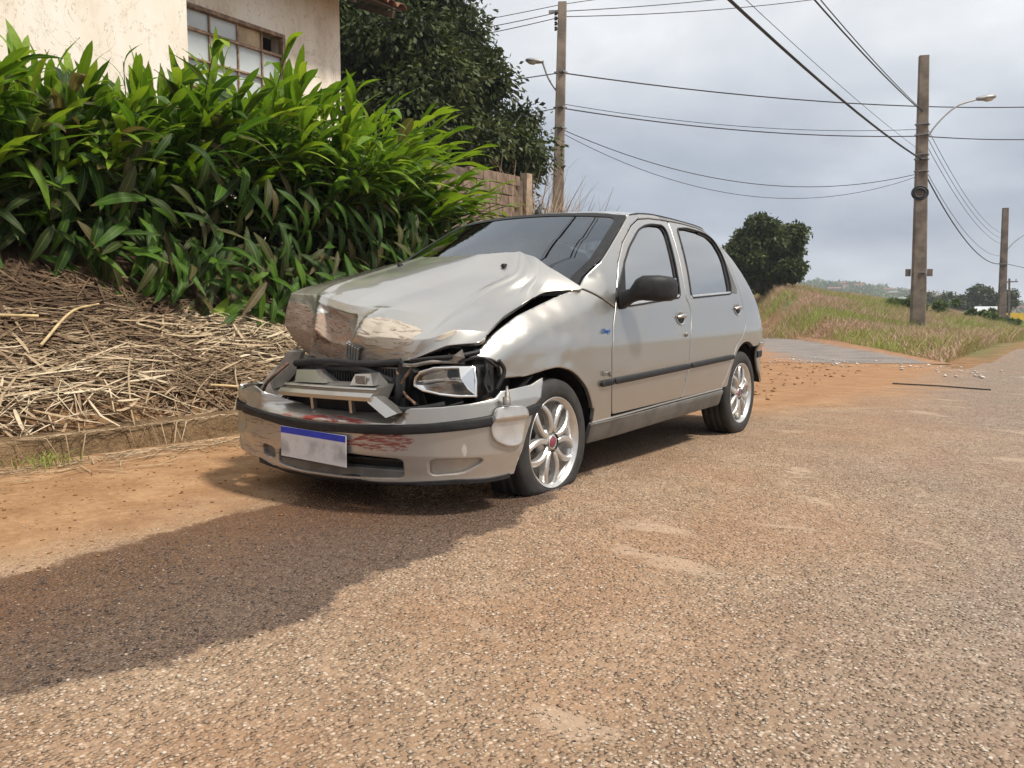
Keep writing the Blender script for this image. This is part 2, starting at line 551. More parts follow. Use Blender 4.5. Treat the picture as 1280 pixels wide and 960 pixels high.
    M['reflector'] = simple('tarnished_reflector', (0.50, 0.45, 0.40), 0.16, metal=1.0, var=0.3, scale=14)
    M['steel'] = simple('dull_steel', (0.22, 0.20, 0.18), 0.5, metal=0.7, var=0.4, scale=25)
    M['rust'] = simple('rusty_metal', (0.16, 0.09, 0.055), 0.8, var=0.5, scale=30, bump=0.3)
    M['fabric'] = simple('seat_fabric', (0.05, 0.05, 0.055), 0.9, var=0.2, scale=60)
    M['inner'] = simple('grey_primer', (0.16, 0.14, 0.12), 0.7, var=0.35, scale=10)
    # reflective film on the side glass
    m, nt, b = newmat('mirror_tint_glass')
    P(b, col=(0.49, 0.49, 0.48), rough=0.03, metal=1.0)
    M['sideglass'] = m
    # windscreen: dark see-through glass with a hard reflection
    m, nt, b = newmat('windscreen_glass')
    out = m.node_tree.nodes['Material Output']
    tr = nt.n('ShaderNodeBsdfTransparent'); tr.inputs[0].default_value = (0.10, 0.13, 0.14, 1)
    gl = nt.n('ShaderNodeBsdfGlossy'); gl.inputs[0].default_value = (0.86, 0.93, 1.0, 1); gl.inputs['Roughness'].default_value = 0.02
    fr = nt.n('ShaderNodeFresnel'); fr.inputs[0].default_value = 1.75
    mx = nt.n('ShaderNodeMixShader')
    nt.set(mx.inputs[0], nt.math('ADD', nt.math('MULTIPLY', fr.outputs[0], 0.95), 0.06, clamp=True))
    nt.L.new(tr.outputs[0], mx.inputs[1]); nt.L.new(gl.outputs[0], mx.inputs[2]); nt.L.new(mx.outputs[0], out.inputs[0])
    M['glass'] = m
    m, nt, b = newmat('lamp_lens')
    out = m.node_tree.nodes['Material Output']
    tr = nt.n('ShaderNodeBsdfTransparent'); tr.inputs[0].default_value = (0.92, 0.9, 0.86, 1)
    gl = nt.n('ShaderNodeBsdfGlossy'); gl.inputs['Roughness'].default_value = 0.03
    fr = nt.n('ShaderNodeFresnel'); fr.inputs[0].default_value = 1.5
    mx = nt.n('ShaderNodeMixShader'); nt.L.new(fr.outputs[0], mx.inputs[0])
    nt.L.new(tr.outputs[0], mx.inputs[1]); nt.L.new(gl.outputs[0], mx.inputs[2]); nt.L.new(mx.outputs[0], out.inputs[0])
    M['lens'] = m
    M['blue'] = simple('blue_badge', (0.02, 0.10, 0.30), 0.4)
    M['capred'] = simple('wheel_cap_badge', (0.20, 0.035, 0.06), 0.35)
    M['taillight'] = simple('tail_lamp_red', (0.30, 0.02, 0.02), 0.15)
    # number plate: white field, blue band on top, smudged
    m, nt, b = newmat('plate_white')
    tc = nt.n('ShaderNodeTexCoord').outputs['Object']
    k = nt.noise(nt.mapping(tc, (13, 13, 9)), 1.0, 2.0, 0.5)
    pz = nt.math('ABSOLUTE', nt.math('SUBTRACT', nt.xyz(tc)[2], 0.292))
    mid_ = nt.math('MULTIPLY', nt.step(pz, 0.05, 0.015), nt.step(k, 0.38, 0.62))
    dirt = nt.noise(tc, 60.0, 5.0, 0.7)
    c_ = nt.mix(nt.math('MULTIPLY', mid_, 0.75), (0.60, 0.575, 0.565), (0.27, 0.26, 0.275))
    P(b, col=nt.mix(nt.math('MULTIPLY', nt.step(dirt, 0.5, 0.75), 0.4), c_, (0.33, 0.25, 0.18)), rough=0.5)
    M['plate'] = m
    M['plateblue'] = simple('plate_blue', (0.012, 0.035, 0.42), 0.45)
    return M

TH = 0.03 / 2.361
def sstep_(v, a, b):
    t = min(1, max(0, (v - a) / (b - a)))
    return t * t * (3 - 2 * t)
CM = car_materials()
car = empty('crashed_car', (0, 0, -0.03), (TH, 0, 0))
tag(car, 'silver hatchback with a crumpled bonnet and flat front tyre parked on the gravel road', 'car')

YR_Z = [0.3, 0.5, 0.62, 0.75, 0.86, 0.96, 1.08, 1.19, 1.285, 1.36]
YR_Y = [2.99, 3.02, 3.02, 3.005, 2.965, 2.885, 2.755, 2.61, 2.44, 2.28]
CR_Y = [-0.5, -0.43, -0.32, -0.16, 0.07, 0.2, 0.31, 0.5]
CR_Z = [0.675, 0.705, 0.77, 0.845, 0.91, 0.945, 0.97, 1.0]
def gx(Y, Z):
    W = 0.80 - 0.10 * max(0, (0.7 - Y) / 1.1) ** 2 - 0.06 * max(0, (Y - 1.9) / 1.1) ** 2.5
    if Z < 0.88: d = -0.035 * ((Z - 0.55) / 0.33) ** 2
    else: d = -0.035 - 0.212 * (Z - 0.88) - 0.28 * (Z - 0.88) ** 2
    # rounded rear corner
    yr = float(np.interp(Z, YR_Z, YR_Y))
    u = max(0, (Y - (yr - 0.30)) / 0.30)
    d -= 0.17 * u ** 2.4
    # rolled top of the front wing
    if Y < 0.5:
        zt = float(np.interp(Y, CR_Y, CR_Z)); w = min(1, max(0, (0.5 - Y) / 0.22))
        k = min(1.3, max(0, (Z - (zt - 0.11)) / 0.11))
        d -= 0.05 * w * k * k
    # character crease above the rub strip, waist dent by the mirror
    d += 0.004 * math.exp(-((Z - 0.70) / 0.05) ** 2)
    return W + d
def sideL(off=0.0):
    return lambda y, z: (gx(y, z) + off, y, z)
def sideR(off=0.0):
    return lambda y, z: (-gx(y, z) - off, y, z)
def wing_dent(y, z):      # light ripples pushed into the front wing
    w = max(0, min(1, (0.35 - y) / 0.3))
    return 0.010 * w * noise.noise(Vector((y * 5.0, z * 6.5, 1.7))) + 0.004 * w * noise.noise(Vector((y * 13, z * 15, 4.0)))
def wingL(y, z): return (gx(y, z) + wing_dent(y, z), y, z)

SEAMB = [(1.515, 1.372), (1.47, 1.15), (1.412, 0.92), (1.442, 0.885), (1.452, 0.82), (1.395, 0.70), (1.372, 0.53), (1.305, 0.362), (1.285, 0.345)]
SEAMF = [(0.470, 0.345), (0.452, 0.45), (0.449, 0.52), (0.453, 0.67), (0.485, 0.777), (0.535, 0.865)]
FTOP = [(0.60, 0.985), (0.68, 1.10), (0.80, 1.205), (0.98, 1.305), (1.10, 1.350), (1.25, 1.366)]
RTOP = [(1.70, 1.372), (1.93, 1.363), (2.10, 1.34), (2.20, 1.30), (2.27, 1.20), (2.32, 1.05), (2.355, 0.93), (2.362, 0.81), (2.345, 0.72), (2.27, 0.665), (2.165, 0.612), (2.07, 0.515), (1.98, 0.41), (1.90, 0.345)]
FD = SEAMF + FTOP + SEAMB
RD = list(reversed(SEAMB)) + RTOP
FW = [(0.655, 0.872), (0.66, 0.95), (0.725, 1.085), (0.853, 1.181), (1.047, 1.286), (1.153, 1.317), (1.25, 1.332), (1.40, 1.336), (1.43, 1.30), (1.335, 0.918)]
RW = [(1.49, 0.915), (1.60, 1.332), (1.75, 1.345), (1.929, 1.338), (2.06, 1.325), (2.15, 1.292), (2.20, 1.22), (2.215, 1.16), (2.19, 0.985), (2.165, 0.942)]
WSE = [(0.31, 0.968), (0.469, 1.076), (0.719, 1.216), (0.945, 1.338), (1.005, 1.366)]
RAIL = [(1.15, 1.386), (1.33, 1.396), (1.6, 1.391), (1.92, 1.377), (2.10, 1.36), (2.215, 1.338)]
HATCH = [(2.40, 1.295), (2.58, 1.20), (2.72, 1.09), (2.86, 0.97), (2.945, 0.87), (2.985, 0.75), (3.0, 0.62), (2.99, 0.585)]
def arc(cy, cz, r, a0, a1, n=20):
    return [(cy + r * math.cos(R(a0 + (a1 - a0) * i / (n - 1))), cz + r * math.sin(R(a0 + (a1 - a0) * i / (n - 1)))) for i in range(n)]
BODY = WSE + RAIL + HATCH + [(2.74, 0.585)] + arc(2.361, 0.275, 0.345, 62, 168, 22) + [(1.93, 0.345), (1.90, 0.345)] + list(reversed(RTOP[:-1])) + [(1.515, 1.372)] + list(reversed(FTOP)) + [(0.535, 0.868)]
FEND = [(0.31, 0.962), (0.52, 0.87), (0.532, 0.862), (0.485, 0.777), (0.453, 0.67), (0.449, 0.52), (0.452, 0.45), (0.470, 0.325), (0.30, 0.325), (0.305, 0.40)] + \
       arc(-0.01, 0.29, 0.318, 18, 98, 16) + [(-0.13, 0.594), (-0.2, 0.583), (-0.341, 0.583), (-0.345, 0.63), (-0.375, 0.663), (-0.43, 0.677), (-0.482, 0.682), (-0.43, 0.705), (-0.32, 0.77), (-0.16, 0.845), (0.07, 0.91), (0.2, 0.943)]
SILL = [(0.278, 0.323), (1.0, 0.333), (1.93, 0.338), (1.935, 0.235), (1.0, 0.23), (0.282, 0.225)]
def sill_lift(sg):
    def f(y, z):
        k = (0.335 - z) / 0.11
        return (sg * (gx(y, 0.33) + 0.008 - 0.035 * max(0, k) ** 1.6 + 0.006 * math.exp(-((z - 0.325) / 0.012) ** 2)), y, z)
    return f

# ---- left side, the side the camera sees
wing = panel('front_wing', inset(rc(FEND, 0.012), 0.0025), wingL, CM['paint'], car, h=0.022, thick=0.02)
text_mesh('engine_badge', '1.0mpi', 0.034, CM['blue'], wing, (gx(0.40, 0.76) + 0.004, 0.40, 0.757), (-0.02, 1, 0.0), (-0.08, 0, 1), 0.0015, 0.3)
text_mesh('name_badge', 'Young', 0.036, CM['steel'], wing, (gx(0.385, 0.56) + 0.004, 0.388, 0.557), (0, 1, 0), (0, 0, 1), 0.0015, 0.25)
panel('body_side', inset(BODY, 0.002), sideL(), CM['paint'], car, h=0.03, thick=0.03)
fdoor = panel('front_door', inset(rc(FD, 0.012), 0.003), sideL(), CM['paint'], car, holes=[rc(FW, 0.02)], h=0.03, thick=0.025)
rdoor = panel('rear_door', inset(rc(RD, 0.012), 0.003), sideL(), CM['paint'], car, holes=[rc(RW, 0.02)], h=0.03, thick=0.025)
panel('door_glass', inset(rc(FW, 0.02), -0.004), sideL(-0.012), CM['sideglass'], fdoor, h=0.05, thick=0.004, bev=0)
panel('door_glass', inset(rc(RW, 0.02), -0.004), sideL(-0.012), CM['sideglass'], rdoor, h=0.05, thick=0.004, bev=0)
def seal(poly, r, par, name='window_seal', lift=None, closed=True, mat='trim'):
    L_ = lift or sideL(0.0)
    pts = densify(poly, 0.03) + ([poly[0]] if closed else [])
    if not closed: pts = pts[:-max(1, int(math.ceil((Vector(poly[0]) - Vector(poly[-1])).length / 0.03)))] + [poly[-1]]
    return MB().tube([L_(*p) for p in pts], r, 6, cap=False).build(name, CM[mat], par)
seal(rc(FW, 0.02), 0.0065, fdoor); seal(rc(RW, 0.02), 0.0065, rdoor)
# thick black channel at the rear edge of each window, pale weather strip along the belt line
panel('window_channel', [(1.43, 1.30), (1.40, 1.325), (1.378, 1.325), (1.405, 1.29), (1.312, 0.925), (1.336, 0.925)], sideL(-0.006), CM['trim'], fdoor, h=0.03, thick=0.006, bev=0.002)
panel('window_channel', [(2.20, 1.22), (2.15, 1.292), (2.06, 1.325), (1.93, 1.338), (1.93, 1.322), (2.05, 1.308), (2.13, 1.278), (2.172, 1.215), (2.18, 1.16), (2.145, 0.985), (2.13, 0.945), (2.165, 0.945), (2.19, 0.985), (2.215, 1.16)], sideL(-0.004), CM['trim'], rdoor, h=0.03, thick=0.006, bev=0.002)
panel('belt_strip', [(0.68, 0.868), (1.338, 0.914), (1.336, 0.936), (0.68, 0.89)], sideL(0.004), CM['alloy'], fdoor, h=0.04, thick=0.008, bev=0.003)
panel('belt_strip', [(1.488, 0.911), (2.16, 0.938), (2.16, 0.958), (1.492, 0.931)], sideL(0.004), CM['alloy'], rdoor, h=0.04, thick=0.008, bev=0.003)
panel('quarter_trim', [(2.232, 1.165), (2.297, 0.975), (2.278, 0.944), (2.185, 0.946), (2.20, 0.985)], sideL(0.003), CM['grey'], rdoor, h=0.03, thick=0.006, bev=0.003)
panel('mirror_plate', rc([(0.553, 0.93), (0.572, 0.868), (0.655, 0.866), (0.672, 0.95), (0.722, 1.086)], 0.012), sideL(0.006), CM['trim'], fdoor, h=0.03, thick=0.012, bev=0.004)
panel('sill', rc(SILL, 0.01), sill_lift(1), CM['grey'], car, h=0.03, thick=0.02)
panel('sill_lip', [(0.29, 0.324), (1.0, 0.334), (1.925, 0.339), (1.925, 0.349), (1.0, 0.343), (0.29, 0.333)], sideL(0.006), CM['paint'], car, h=0.03, thick=0.01, bev=0.003)
# rub strips
def rub(y0, y1, za0, zb0, za1, zb1, par):
    return panel('rub_strip', rc([(y0, za0), (y1, za1), (y1, zb1), (y0, zb0)], 0.006), lambda y, z: (gx(y, z) + 0.018 * (1 - (abs((z - (za0 + (za1 - za0) * (y - y0) / (y1 - y0)) - 0.016) / 0.019)) ** 3 * 0.5), y, z), CM['trim'], par, h=0.012, thick=0.022, bev=0.003)
rub(0.336, 0.446, 0.492, 0.526, 0.495, 0.529, wing)
rub(0.458, 1.362, 0.495, 0.529, 0.508, 0.542, fdoor)
rub(1.382, 2.072, 0.508, 0.542, 0.520, 0.554, rdoor)
# handles: recess cup, pull, lock
def door_handle(y, z, par):
    x = gx(y, z)
    t = Vector((gx(y + 0.05, z) - gx(y - 0.05, z), 0.1, 0)).normalized()
    n_ = Vector((1, 0, (gx(y, z - 0.05) - gx(y, z + 0.05)) / 0.1)).normalized()
    up = n_.cross(t)
    if up.z < 0: up = -up
    def pt(a, b, c): return Vector((x, y, z)) + t * a + up * b + n_ * c
    cup = MB()
    ring = [(0.062 * math.cos(k * math.pi / 14), 0.040 * math.sin(k * math.pi / 14)) for k in range(28)]
    V = [pt(a, b, 0.003) for a, b in ring] + [pt(a * 0.9, b * 0.9, 0.006) for a, b in ring] + [pt(a * 0.85, b * 0.85, 0.0015) for a, b in ring]
    F = []
    for k in range(28):
        k2 = (k + 1) % 28
        F += [(k, k2, 28 + k2, 28 + k), (28 + k, 28 + k2, 56 + k2, 56 + k)]
    F.append(tuple(range(56, 84)))
    cup.add(V, F, True)
    h_ = cup.build('handle', CM['paint'], par)
    d = MB()
    V = [pt(a * 0.74, -abs(b) * 0.7 if b < 0 else b * 0.1, 0.0025) for a, b in ring]
    d.add(V, [tuple(range(28))])
    d.build('handle_recess', CM['dark'], h_)
    p = MB()
    pts = [pt(-0.05 + 0.1 * i / 10, 0.006 + 0.004 * math.sin(math.pi * i / 10), 0.006 + 0.016 * math.sin(math.pi * i / 10) ** 0.6) for i in range(11)]
    p.tube(pts, [0.009 + 0.003 * math.sin(math.pi * i / 10) for i in range(11)], 8)
    p.build('handle_pull', CM['paint'], h_)
door_handle(1.285, 0.800, fdoor)
door_handle(2.225, 0.838, rdoor)
ly, lz = 1.322, 0.708
MB().lathe([(0.0, 0.012), (0.010, 0.011), (0.013, 0.004), (0.014, -0.002)], 14, Matrix.Translation((gx(ly, lz), ly, lz))).build('door_lock', CM['steel'], fdoor)
# wing mirror
mm = MB()
secs = []
for i, (x, y, z, ry, rz) in enumerate([(0.775, 0.60, 0.905, 0.045, 0.045), (0.815, 0.61, 0.925, 0.034, 0.036), (0.845, 0.625, 0.955, 0.05, 0.052), (0.87, 0.65, 0.962, 0.068, 0.062), (0.93, 0.685, 0.960, 0.072, 0.064), (0.97, 0.715, 0.957, 0.066, 0.060), (0.987, 0.73, 0.955, 0.045, 0.045), (0.992, 0.735, 0.954, 0.018, 0.02)]):
    ring = []
    for k in range(20):
        a = 2 * math.pi * k / 20
        c_, s_ = math.cos(a), math.sin(a)
        ring.append(Vector((x, y + ry * math.copysign(abs(c_) ** 0.6, c_), z + rz * math.copysign(abs(s_) ** 0.6, s_))))
    secs.append(ring)
V = [v for r_ in secs for v in r_]; F = []
for i in range(len(secs) - 1):
    for k in range(20): F.append((i * 20 + k, i * 20 + (k + 1) % 20, (i + 1) * 20 + (k + 1) % 20, (i + 1) * 20 + k))
F.append(tuple(range((len(secs) - 1) * 20, len(secs) * 20)))
mm.add(V, F, True)
mirror = mm.build('wing_mirror', CM['trim'], car)
MB().box((0.92, 0.757, 0.96), (0.12, 0.004, 0.10), Matrix.Rotation(0.35, 3, 'Z')).build('mirror_glass', CM['chrome'], mirror)

# ---- right side, mirrored, mostly out of sight
def crushR(y, z):
    k = max(0, min(1, (0.25 - y) / 0.6))
    n_ = noise.noise(Vector((y * 6, z * 6, 9.1)))
    return (-gx(y, z) + 0.10 * k * k + 0.05 * k * n_, y + 0.22 * k * k * (0.5 + z), z + 0.04 * k * n_)
panel('front_wing', inset(FEND, 0.003), crushR, CM['paint'], car, h=0.03, thick=0.015, flip=True)
panel('body_side', inset(BODY, 0.002), sideR(), CM['paint'], car, h=0.05, thick=0.03, flip=True)
fd2 = panel('front_door', inset(FD, 0.003), sideR(), CM['paint'], car, holes=[FW], h=0.05, thick=0.02, flip=True)
rd2 = panel('rear_door', inset(RD, 0.003), sideR(), CM['paint'], car, holes=[RW], h=0.05, thick=0.02, flip=True)
panel('door_glass', inset(FW, -0.004), sideR(-0.012), CM['sideglass'], fd2, h=0.06, thick=0.004, bev=0, flip=True)
panel('door_glass', inset(RW, -0.004), sideR(-0.012), CM['sideglass'], rd2, h=0.06, thick=0.004, bev=0, flip=True)
panel('sill', SILL, sill_lift(-1), CM['grey'], car, h=0.06, thick=0.02, flip=True)

# ---- inner shell so that the shut lines read dark
INN = [(0.30, 0.94), (0.55, 1.0), (0.82, 1.225), (1.0, 1.33), (1.5, 1.375), (1.95, 1.36), (2.2, 1.31), (2.36, 0.92), (2.36, 0.70), (2.17, 0.63), (1.97, 0.42), (1.90, 0.30), (0.31, 0.30), (0.33, 0.45), (0.26, 0.56), (0.10, 0.63), (0.1, 0.88)]
panel('inner_shell', INN, sideL(-0.032), CM['dark'], car, holes=[FW, RW], h=0.08, thick=0, bev=0)
panel('inner_shell', INN, sideR(-0.032), CM['dark'], car, holes=[FW, RW], h=0.08, thick=0, bev=0, flip=True)

# ---- roof, windscreen, hatch
ZC_Y = [0.80, 0.9, 1.0, 1.1, 1.25, 1.4, 1.7, 2.0, 2.2, 2.32]
ZC_Z = [1.372, 1.398, 1.412, 1.421, 1.430, 1.434, 1.432, 1.415, 1.392, 1.365]
EDGE = WSE[3:] + RAIL + [(2.40, 1.295)]
ED_Y = [p[0] for p in EDGE]; ED_Z = [p[1] for p in EDGE]
def smooth_interp(x, X_, Y_):
    return float(np.interp(x, X_, Y_))
def ZcF(y): return sum(smooth_interp(y + d, ZC_Y, ZC_Z) for d in (-0.08, -0.04, 0, 0.04, 0.08)) / 5
def EdF(y): return sum(smooth_interp(y + d, ED_Y, ED_Z) for d in (-0.04, 0, 0.04)) / 3
def roof(x, y):
    zr = EdF(max(y, 0.97)); xr = gx(max(y, 0.97), zr) - 0.002
    k = min(1.05, abs(x) / xr)
    zc = ZcF(y)
    return (x, y, zc - (zc - zr) * (0.55 * k ** 2 + 0.45 * k ** 6))
def wtopY(x): return 0.875 + 0.125 * (x / 0.6) ** 2
xs = [-0.585 + 1.17 * i / 24 for i in range(25)]
ROOF = [(x, wtopY(x)) for x in xs]
ROOF += [(gx(y, EdF(y)) - 0.002, y) for y in np.linspace(1.03, 2.26, 30)]
ROOF += [(x, 2.27 + 0.05 * (1 - (x / 0.55) ** 2)) for x in np.linspace(0.54, -0.54, 12)]
ROOF += [(-(gx(y, EdF(y)) - 0.002), y) for y in np.linspace(2.26, 1.03, 30)]
rf = panel('roof', ROOF, roof, CM['paint'], car, h=0.05, thick=0.01, bev=0.003)
for sg in (1, -1):
    MB().tube([(sg * (gx(y, EdF(y)) - 0.004), y, EdF(y) + 0.001) for y in np.linspace(1.02, 2.24, 40)], 0.0035, 6).build('roof_gutter', CM['trim'], rf)
MB().lathe([(0.0, 0.03), (0.016, 0.024), (0.022, 0.006), (0.024, 0.0)], 14, Matrix.Translation((-0.03, 1.06, 1.418)) @ Matrix.Rotation(-math.pi / 2, 4, 'Y')).tube([(-0.03, 1.06, 1.44), (-0.03, 1.085, 1.475)], [0.009, 0.006], 8).build('antenna', CM['trim'], car)

WP = [(0.25, 0.925)] + WSE[:-1] + [(0.985, 1.36)]
def wpil(t):
    k = min(max(t, 0), 1) * 1.0
    A = np.array(WP); d = np.concatenate([[0], np.cumsum(np.linalg.norm(np.diff(A, axis=0), axis=1))]); d /= d[-1]
    return float(np.interp(k, d, A[:, 0])), float(np.interp(k, d, A[:, 1]))
def wscreen(x, t):
    yp, zp = wpil(t); xp = gx(yp, zp) - 0.006
    yc = 0.10 + (0.872 - 0.10) * t; zc = 0.925 + (1.392 - 0.925) * t
    k = min(1.0, abs(x) / 1.0)
    return (x * xp, yc + (yp - yc) * k ** 2.2, zc + (zp - zc) * k ** 2.2 + 0.02 * math.sin(math.pi * t) * (1 - k * k))
panel('windscreen', [(-0.985, 0), (0.985, 0), (0.985, 0.985), (-0.985, 0.985)], wscreen, CM['glass'], car, h=0.05, thick=0, bev=0)
bd = 0.06
band = panel('windscreen_border', [(-0.998, -0.01), (0.998, -0.01), (0.998, 0.998), (-0.998, 0.998)], lambda x, t: tuple(Vector(wscreen(x, t)) + Vector((0, -0.0015, 0.0025))), CM['trim'], car, holes=[rc([(-0.925, 0.03), (0.925, 0.03), (0.925, 0.955), (-0.925, 0.955)], 0.04)], h=0.04, thick=0, bev=0)

def hatch(u, z):
    yr = float(np.interp(z, YR_Z, YR_Y)) - 0.008
    xr = gx(yr, z)
    return (-u * xr, yr + 0.05 * (1 - u * u), z)
HG = [(-0.995, 0.56), (0.995, 0.56), (0.995, 1.30), (-0.995, 1.30)]
RGW = rc([(-0.86, 0.97), (0.86, 0.97), (0.86, 1.25), (-0.86, 1.25)], 0.05)
ht = panel('hatch', HG, hatch, CM['paint'], car, holes=[RGW], h=0.06, thick=0.01, bev=0.003)
panel('hatch_glass', inset(RGW, -0.01), lambda u, z: tuple(Vector(hatch(u, z)) - Vector((0, 0.01, 0))), CM['glass'], ht, h=0.08, thick=0, bev=0)
for sg in (1, -1):
    panel('tail_lamp', [(sg * 0.70, 0.66), (sg * 0.97, 0.66), (sg * 0.97, 0.90), (sg * 0.80, 0.90)], lambda u, z: tuple(Vector(hatch(u, z)) + Vector((0, 0.012, 0))), CM['taillight'], car, h=0.05, thick=0.02, bev=0.004)
# rear bumper wraps round the corner
RBP = [(0.760, 2.66), (0.742, 2.80), (0.67, 2.925), (0.45, 3.03), (0, 3.06), (-0.45, 3.03), (-0.67, 2.925), (-0.742, 2.80), (-0.760, 2.66)]
RBA = [np.array(p) for p in RBP]
def rbump(s, z):
    c = catmull(RBA, s); d = catmull(RBA, min(1, s + 0.002)) - catmull(RBA, max(0, s - 0.002))
    n_ = np.array((d[1], -d[0])); n_ = -n_ / np.linalg.norm(n_)
    o_ = float(np.interp(z, [0.2, 0.28, 0.45, 0.55, 0.6], [-0.06, -0.012, 0, -0.005, -0.03]))
    return (c[0] + n_[0] * o_, c[1] + n_[1] * o_, z)
rb = panel('rear_bumper', [(0.0, 0.48), (0.04, 0.42), (0.11, 0.34), (0.2, 0.30), (0.8, 0.30), (0.89, 0.34), (0.96, 0.42), (1.0, 0.48), (1.0, 0.60), (0.0, 0.60)], rbump, CM['paint'], car, h=0.03, thick=0.012, bev=0.004)
panel('bumper_strip', [(0.0, 0.495), (1.0, 0.495), (1.0, 0.54), (0.0, 0.54)], lambda s, z: tuple(Vector(rbump(s, z)) + (Vector(rbump(s, z)) - Vector((0, 2.4, z))).normalized() * 0.008), CM['trim'], rb, h=0.03, thick=0.015, bev=0.004)

# ---- bonnet, buckled: rows run front to back, columns from the car's right to its left
HOOD = np.array([
[(-0.627, -0.28, 0.697), (-0.417, -0.36, 0.639), (-0.135, -0.45, 0.642), (0.163, -0.52, 0.649), (0.385, -0.55, 0.661), (0.549, -0.5, 0.725), (0.671, -0.42, 0.74)],
[(-0.722, -0.28, 0.798), (-0.35, -0.4, 0.766), (-0.074, -0.48, 0.736), (0.199, -0.53, 0.76), (0.447, -0.53, 0.747), (0.572, -0.45, 0.788), (0.655, -0.36, 0.78)],
[(-0.707, -0.24, 0.958), (-0.428, -0.3, 0.946), (-0.123, -0.38, 0.897), (0.148, -0.4, 0.878), (0.434, -0.36, 0.832), (0.538, -0.3, 0.844), (0.635, -0.22, 0.843)],
[(-0.676, -0.05, 1.01), (-0.42, -0.12, 1.011), (-0.078, -0.16, 0.995), (0.19, -0.15, 0.967), (0.445, -0.12, 0.945), (0.549, -0.08, 0.926), (0.624, -0.02, 0.904)],
[(-0.629, 0.2, 1.074), (-0.38, 0.1, 1.072), (-0.049, 0.04, 1.068), (0.221, 0.05, 1.052), (0.495, 0.06, 1.026), (0.57, 0.1, 0.992), (0.627, 0.14, 0.947)],
[(-0.578, 0.47, 1.139), (-0.329, 0.36, 1.147), (-0.022, 0.26, 1.139), (0.229, 0.2, 1.138), (0.416, 0.22, 1.135), (0.564, 0.26, 1.062), (0.73, 0.3, 0.958)]])
def ridge(d, w): return math.exp(-(d / w) ** 2)
def tri(d, w): return max(0.0, 1 - abs(d) / w)
def lin(Pn, t):
    n = len(Pn) - 1; t = min(max(t, 0), 1) * n; i = min(int(t), n - 1)
    return Pn[i] * (1 - (t - i)) + Pn[i + 1] * (t - i)
def hoodf(s, t, raw=False):
    p = catmull([catmull(HOOD[r_], s) for r_ in range(6)], t)
    w = 0.8 * (1 - sstep_(t, 0.38, 0.62))
    if w > 0: p = p * (1 - w) + lin([lin(HOOD[r_], s) for r_ in range(6)], t) * w      # sheet bends in straight folds near the front
    d = np.zeros(3)
    # pressed swage lines
    d[2] += 0.008 * ridge(s - 0.667, 0.019) * min(1, 0.3 + t) + 0.006 * ridge(s - 0.17, 0.018) * sstep_(t, 0.35, 0.5)
    out_ = np.array((0.0, -0.75, 0.66))
    # two sharp ridges with a caved-in panel between them
    tl_ = 1 - sstep_(t, 0.30, 0.46)
    d += out_ * 0.030 * tri(s - (0.170 + 0.06 * t), 0.030) * tl_
    d += out_ * 0.034 * tri(s - (0.375 + 0.26 * (t - 0.05)), 0.040) * (1 - sstep_(t, 0.28, 0.42)) * sstep_(t, 0.0, 0.12)
    cave = tri(s - 0.275, 0.105) * (1 if t < 0.335 else max(0, 1 - (t - 0.335) / 0.02))
    d -= out_ * 0.042 * min(1.0, 1.6 * cave) * sstep_(t, -0.05, 0.06)
    # crumple facets
    k = max(0, 1 - t / 0.55) * max(0, min(1, (0.64 - s) / 0.2))
    if k > 0:
        for sc_, am in ((7.0, 0.020), (17.0, 0.010)):
            ds = noise.voronoi(Vector((s * sc_, t * sc_ * 0.75, 3.1)))[0]
            big = 1.0 if s < 0.18 else 0.55
            d -= out_ * am * k * big * (0.5 - min(0.5, ds[1] - ds[0]))
    # broad folds across the flat of the bonnet
    d[2] += 0.010 * tri(s - 0.86 + 0.55 * (t - 0.80), 0.07) * sstep_(t, 0.55, 0.75)
    d[2] -= 0.006 * tri(s - 0.45 - 0.25 * (t - 0.5), 0.10) * sstep_(t, 0.3, 0.45) * (1 - sstep_(t, 0.7, 0.9))
    return p + d
HP = rc([(0.0, 0.05), (0.06, 0.0), (0.165, 0.005), (0.35, 0.0), (0.66, 0.0), (0.80, 0.005), (0.985, 0.0), (1.0, 0.05), (1.0, 0.6), (1.0, 0.8), (1.0, 1.0), (0.82, 1.0), (0.667, 1.0), (0.5, 1.0), (0.2, 1.0), (0.0, 1.0), (0.0, 0.4)], 0.015)
hood = panel('bonnet', HP, hoodf, CM['hood'], car, h=0.0105, thick=0.014, bev=0.004, inscale=1.0)
# badge: five slanted bars
bo = Vector(hoodf(0.405, 0.075)); bup = (Vector(hoodf(0.405, 0.14)) - Vector(hoodf(0.405, 0.01))).normalized()
brt = Vector((1, -0.12, 0)); brt = (brt - bup * brt.dot(bup)).normalized(); bn_ = brt.cross(bup)
def bpt(u, v, w): return bo + brt * (u + 0.16 * v) + bup * v + bn_ * (0.010 + w)
pl = MB()
V = [bpt(u, v, w) for w in (-0.012, 0.0) for u, v in ((-0.042, -0.046), (0.042, -0.046), (0.042, 0.046), (-0.042, 0.046))]
pl.add(V, [(4, 5, 6, 7), (0, 1, 5, 4), (1, 2, 6, 5), (2, 3, 7, 6), (3, 0, 4, 7)])
bback = pl.build('bonnet_badge', CM['steel'], hood)
for k in range(5):
    u0 = -0.034 + 0.017 * k
    V = [bpt(u, v, w) for w in (0.0, 0.006) for u, v in ((u0 - 0.0056, -0.042), (u0 + 0.0056, -0.042), (u0 + 0.0056, 0.042), (u0 - 0.0056, 0.042))]
    MB().add(V, [(4, 5, 6, 7), (0, 1, 5, 4), (1, 2, 6, 5), (2, 3, 7, 6), (3, 0, 4, 7)]).build('badge_bar', CM['alloy'], bback)
